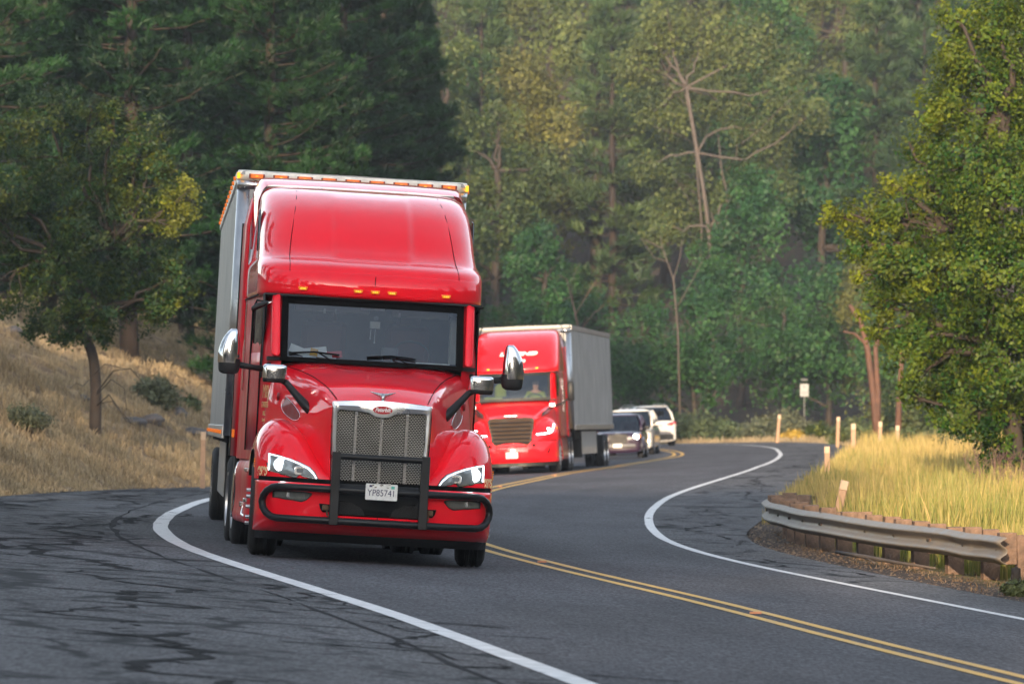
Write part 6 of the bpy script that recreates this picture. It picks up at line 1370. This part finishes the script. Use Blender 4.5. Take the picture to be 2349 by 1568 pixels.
# ---------------------------------------------------------------- grasses (uncountable)
def grass(name,n,region,h0,h1,w,mat,label,mixfn,seed=3,bend=.25,head=True,clump=0):
    rs=np.random.default_rng(seed); X,Y=region(rs,n)
    if clump: 
        k=max(1,n//clump); cx,cy=X[:k],Y[:k]; j=rs.integers(0,k,n); X=cx[j]+rs.normal(0,.055,n); Y=cy[j]+rs.normal(0,.055,n)
    Z,dl,dr=ground(X,Y); ok=(dl>.02)|(dr>.05); X,Y,Z,dl,dr=[a[ok] for a in (X,Y,Z,dl,dr)]; n=len(X)
    H=(h0+(h1-h0)*rs.random(n)**1.3)*np.clip(.35+np.maximum(dl,dr)*.9,.35,1); H*=.75+.35*np.sin(X*1.7+2*np.sin(Y*.4))*.5+.2*rs.random(n)
    a=rs.random(n)*6.283; d=np.stack([np.cos(a),np.sin(a),0*a],1); sd_=np.stack([-np.sin(a),np.cos(a),0*a],1); th=rs.random(n)*3.14; sd_=np.stack([np.cos(th),np.sin(th)*.4,0*th],1)
    bn=(bend*rs.random(n))[:,None]; B=np.stack([X,Y,Z-.03],1); H_=H[:,None]; up=np.array([0,0,1.])
    W_=(w*(.6+.8*rs.random(n)))[:,None]
    p1=B+up*H_*.5+d*H_*bn*.25; p2=B+up*H_*.82+d*H_*bn*.7; p3=B+up*H_*1.0+d*H_*bn*1.1
    hw=1.5 if head else .6
    V=np.stack([B-sd_*W_*.5,B+sd_*W_*.5,p1-sd_*W_*.45,p1+sd_*W_*.45,p2-sd_*W_*.4*hw,p2+sd_*W_*.4*hw,p3-sd_*W_*.12,p3+sd_*W_*.12],1).reshape(-1,3)
    b_=np.arange(n)[:,None]*8; F=np.concatenate([b_+np.array([0,1,3,2]),b_+np.array([2,3,5,4]),b_+np.array([4,5,7,6])],1).reshape(-1,4)
    m=mixfn(X,Y,rs,n); cr=np.repeat(m[:,None],8,1); cr[:,4:]=np.clip(cr[:,4:]+.22,0,1); g=np.repeat(np.clip(.5+rs.normal(0,.2,n),0,1)[:,None],8,1)
    cv=np.stack([cr.ravel(),g.ravel(),0*g.ravel()],1); o=npmesh(name,V,F,mat,cv=cv); tag(o,label,'grass',kind='stuff'); return o
def regR(rs,n):
    D=58+(178-58)*rs.random(n)**1.25; e=np.interp(D,REp[:,1],REp[:,0]); lo=e+np.where(D<92,np.interp(D,[58,62.5,63,65,72,80,90,92],[.9,1.15,1.6,1.55,1.35,1.1,1.0,.1]),.05); hi=D*.094+1.2; return lo+(np.maximum(hi-lo,.1))*rs.random(n),D
def mixR(X,Y,rs,n): return np.clip(.47+.36*np.sin(X*.55+Y*.09+.6)*np.sin(Y*.13-X*.3)+.35*np.clip((Y-92)/50,-.5,1)*np.clip((X-6)/3,0,1)+rs.normal(0,.22,n),0,1)
grass('tall_grass',95000,regR,.45,.95,.010,'grass_green','tall green and straw coloured grass filling the verge right of the road',mixR,3,.22,clump=7)
def regL(rs,n):
    D=74+(215-74)*rs.random(n); e=np.interp(D,LEp[:,1],LEp[:,0]); hi=np.minimum(e-.05,99); lo=np.maximum(-.094*D-1.5,e-13.5); lo=np.minimum(lo,hi-.1); return lo+(hi-lo)*rs.random(n),D
def mixL(X,Y,rs,n): 
    q=np.sin(X*1.3+2*np.sin(Y*.21))*np.sin(Y*.37+X*.8)+.6*np.sin(X*3.1+Y*.9)*np.sin(Y*1.1); return np.clip(.55+.30*q+rs.normal(0,.22,n),0,1)
grass('dry_grass',150000,regL,.10,.34,.014,'grass_dry','short dry tan grass covering the bank on the left',mixL,5,.5,clump=14)
def regV(rs,n):
    D=57+(100-57)*rs.random(n); e=np.interp(D,REp[:,1],REp[:,0]); return e+.15+1.6*rs.random(n)**.8,D
grass('dry_litter',5000,regV,.03,.12,.012,'litter','dead stalks and litter on the gravel under the guardrail',lambda X,Y,rs,n:rs.random(n),8,1.2,False,clump=10)
def regB(rs,n):
    D=185+(300-185)*rs.random(n); e=np.interp(D,REp[:,1],REp[:,0]); return e+.2+13*rs.random(n)**1.4,D
grass('far_grass',24000,regB,.15,.45,.03,'grass_dry','pale dry grass along the far bend',lambda X,Y,rs,n:np.clip(.35+rs.normal(0,.2,n),0,1),9,.3)
# small stones on the gravel shoulder edge
n=2600; D=56+46*rng.random(n); e=np.interp(D,REp[:,1],REp[:,0]); X=e-.1+1.3*rng.random(n)**1.3; Z=ground(X,D)[0]+.006
cv=np.stack([rng.random(n),rng.random(n),0*D],1); u=unit(n); a_=np.cross(u,unit(n)); sz_=(.008+.02*rng.random(n)**2)[:,None]; c=np.stack([X,D,Z],1)
tri=np.stack([c+np.array([1,0,0])*sz_,c+np.array([0,1,0])*sz_,c-np.array([1,0,0])*sz_,c-np.array([0,1,0])*sz_,c+np.array([.2,.1,.9])*sz_],1).reshape(-1,3)
b_=np.arange(n)[:,None]*5; F=np.concatenate([b_+np.array([0,1,4]),b_+np.array([1,2,4]),b_+np.array([2,3,4]),b_+np.array([3,0,4])],1).reshape(-1,3)
tag(npmesh('gravel',tri,F,'litter',cv=np.repeat(cv,5,0)),'loose gravel along the edge of the asphalt','gravel',kind='stuff')
# ---------------------------------------------------------------- haze
mb=MB(); mb.box((39,260,62),(262,1004,150)); hz=mb.build('haze','rock'); hz.data.materials.clear(); tag(hz,'thin smoky haze in the air','haze',kind='stuff')
m,N,L=newmat('haze_air'); o=N.new('ShaderNodeOutputMaterial'); v=N.new('ShaderNodeVolumePrincipled'); v.inputs['Color'].default_value=(.93,.95,1,1); v.inputs['Density'].default_value=.00025; v.inputs['Anisotropy'].default_value=.5
L.new(v.outputs[0],o.inputs['Volume']); hz.data.materials.append(m)
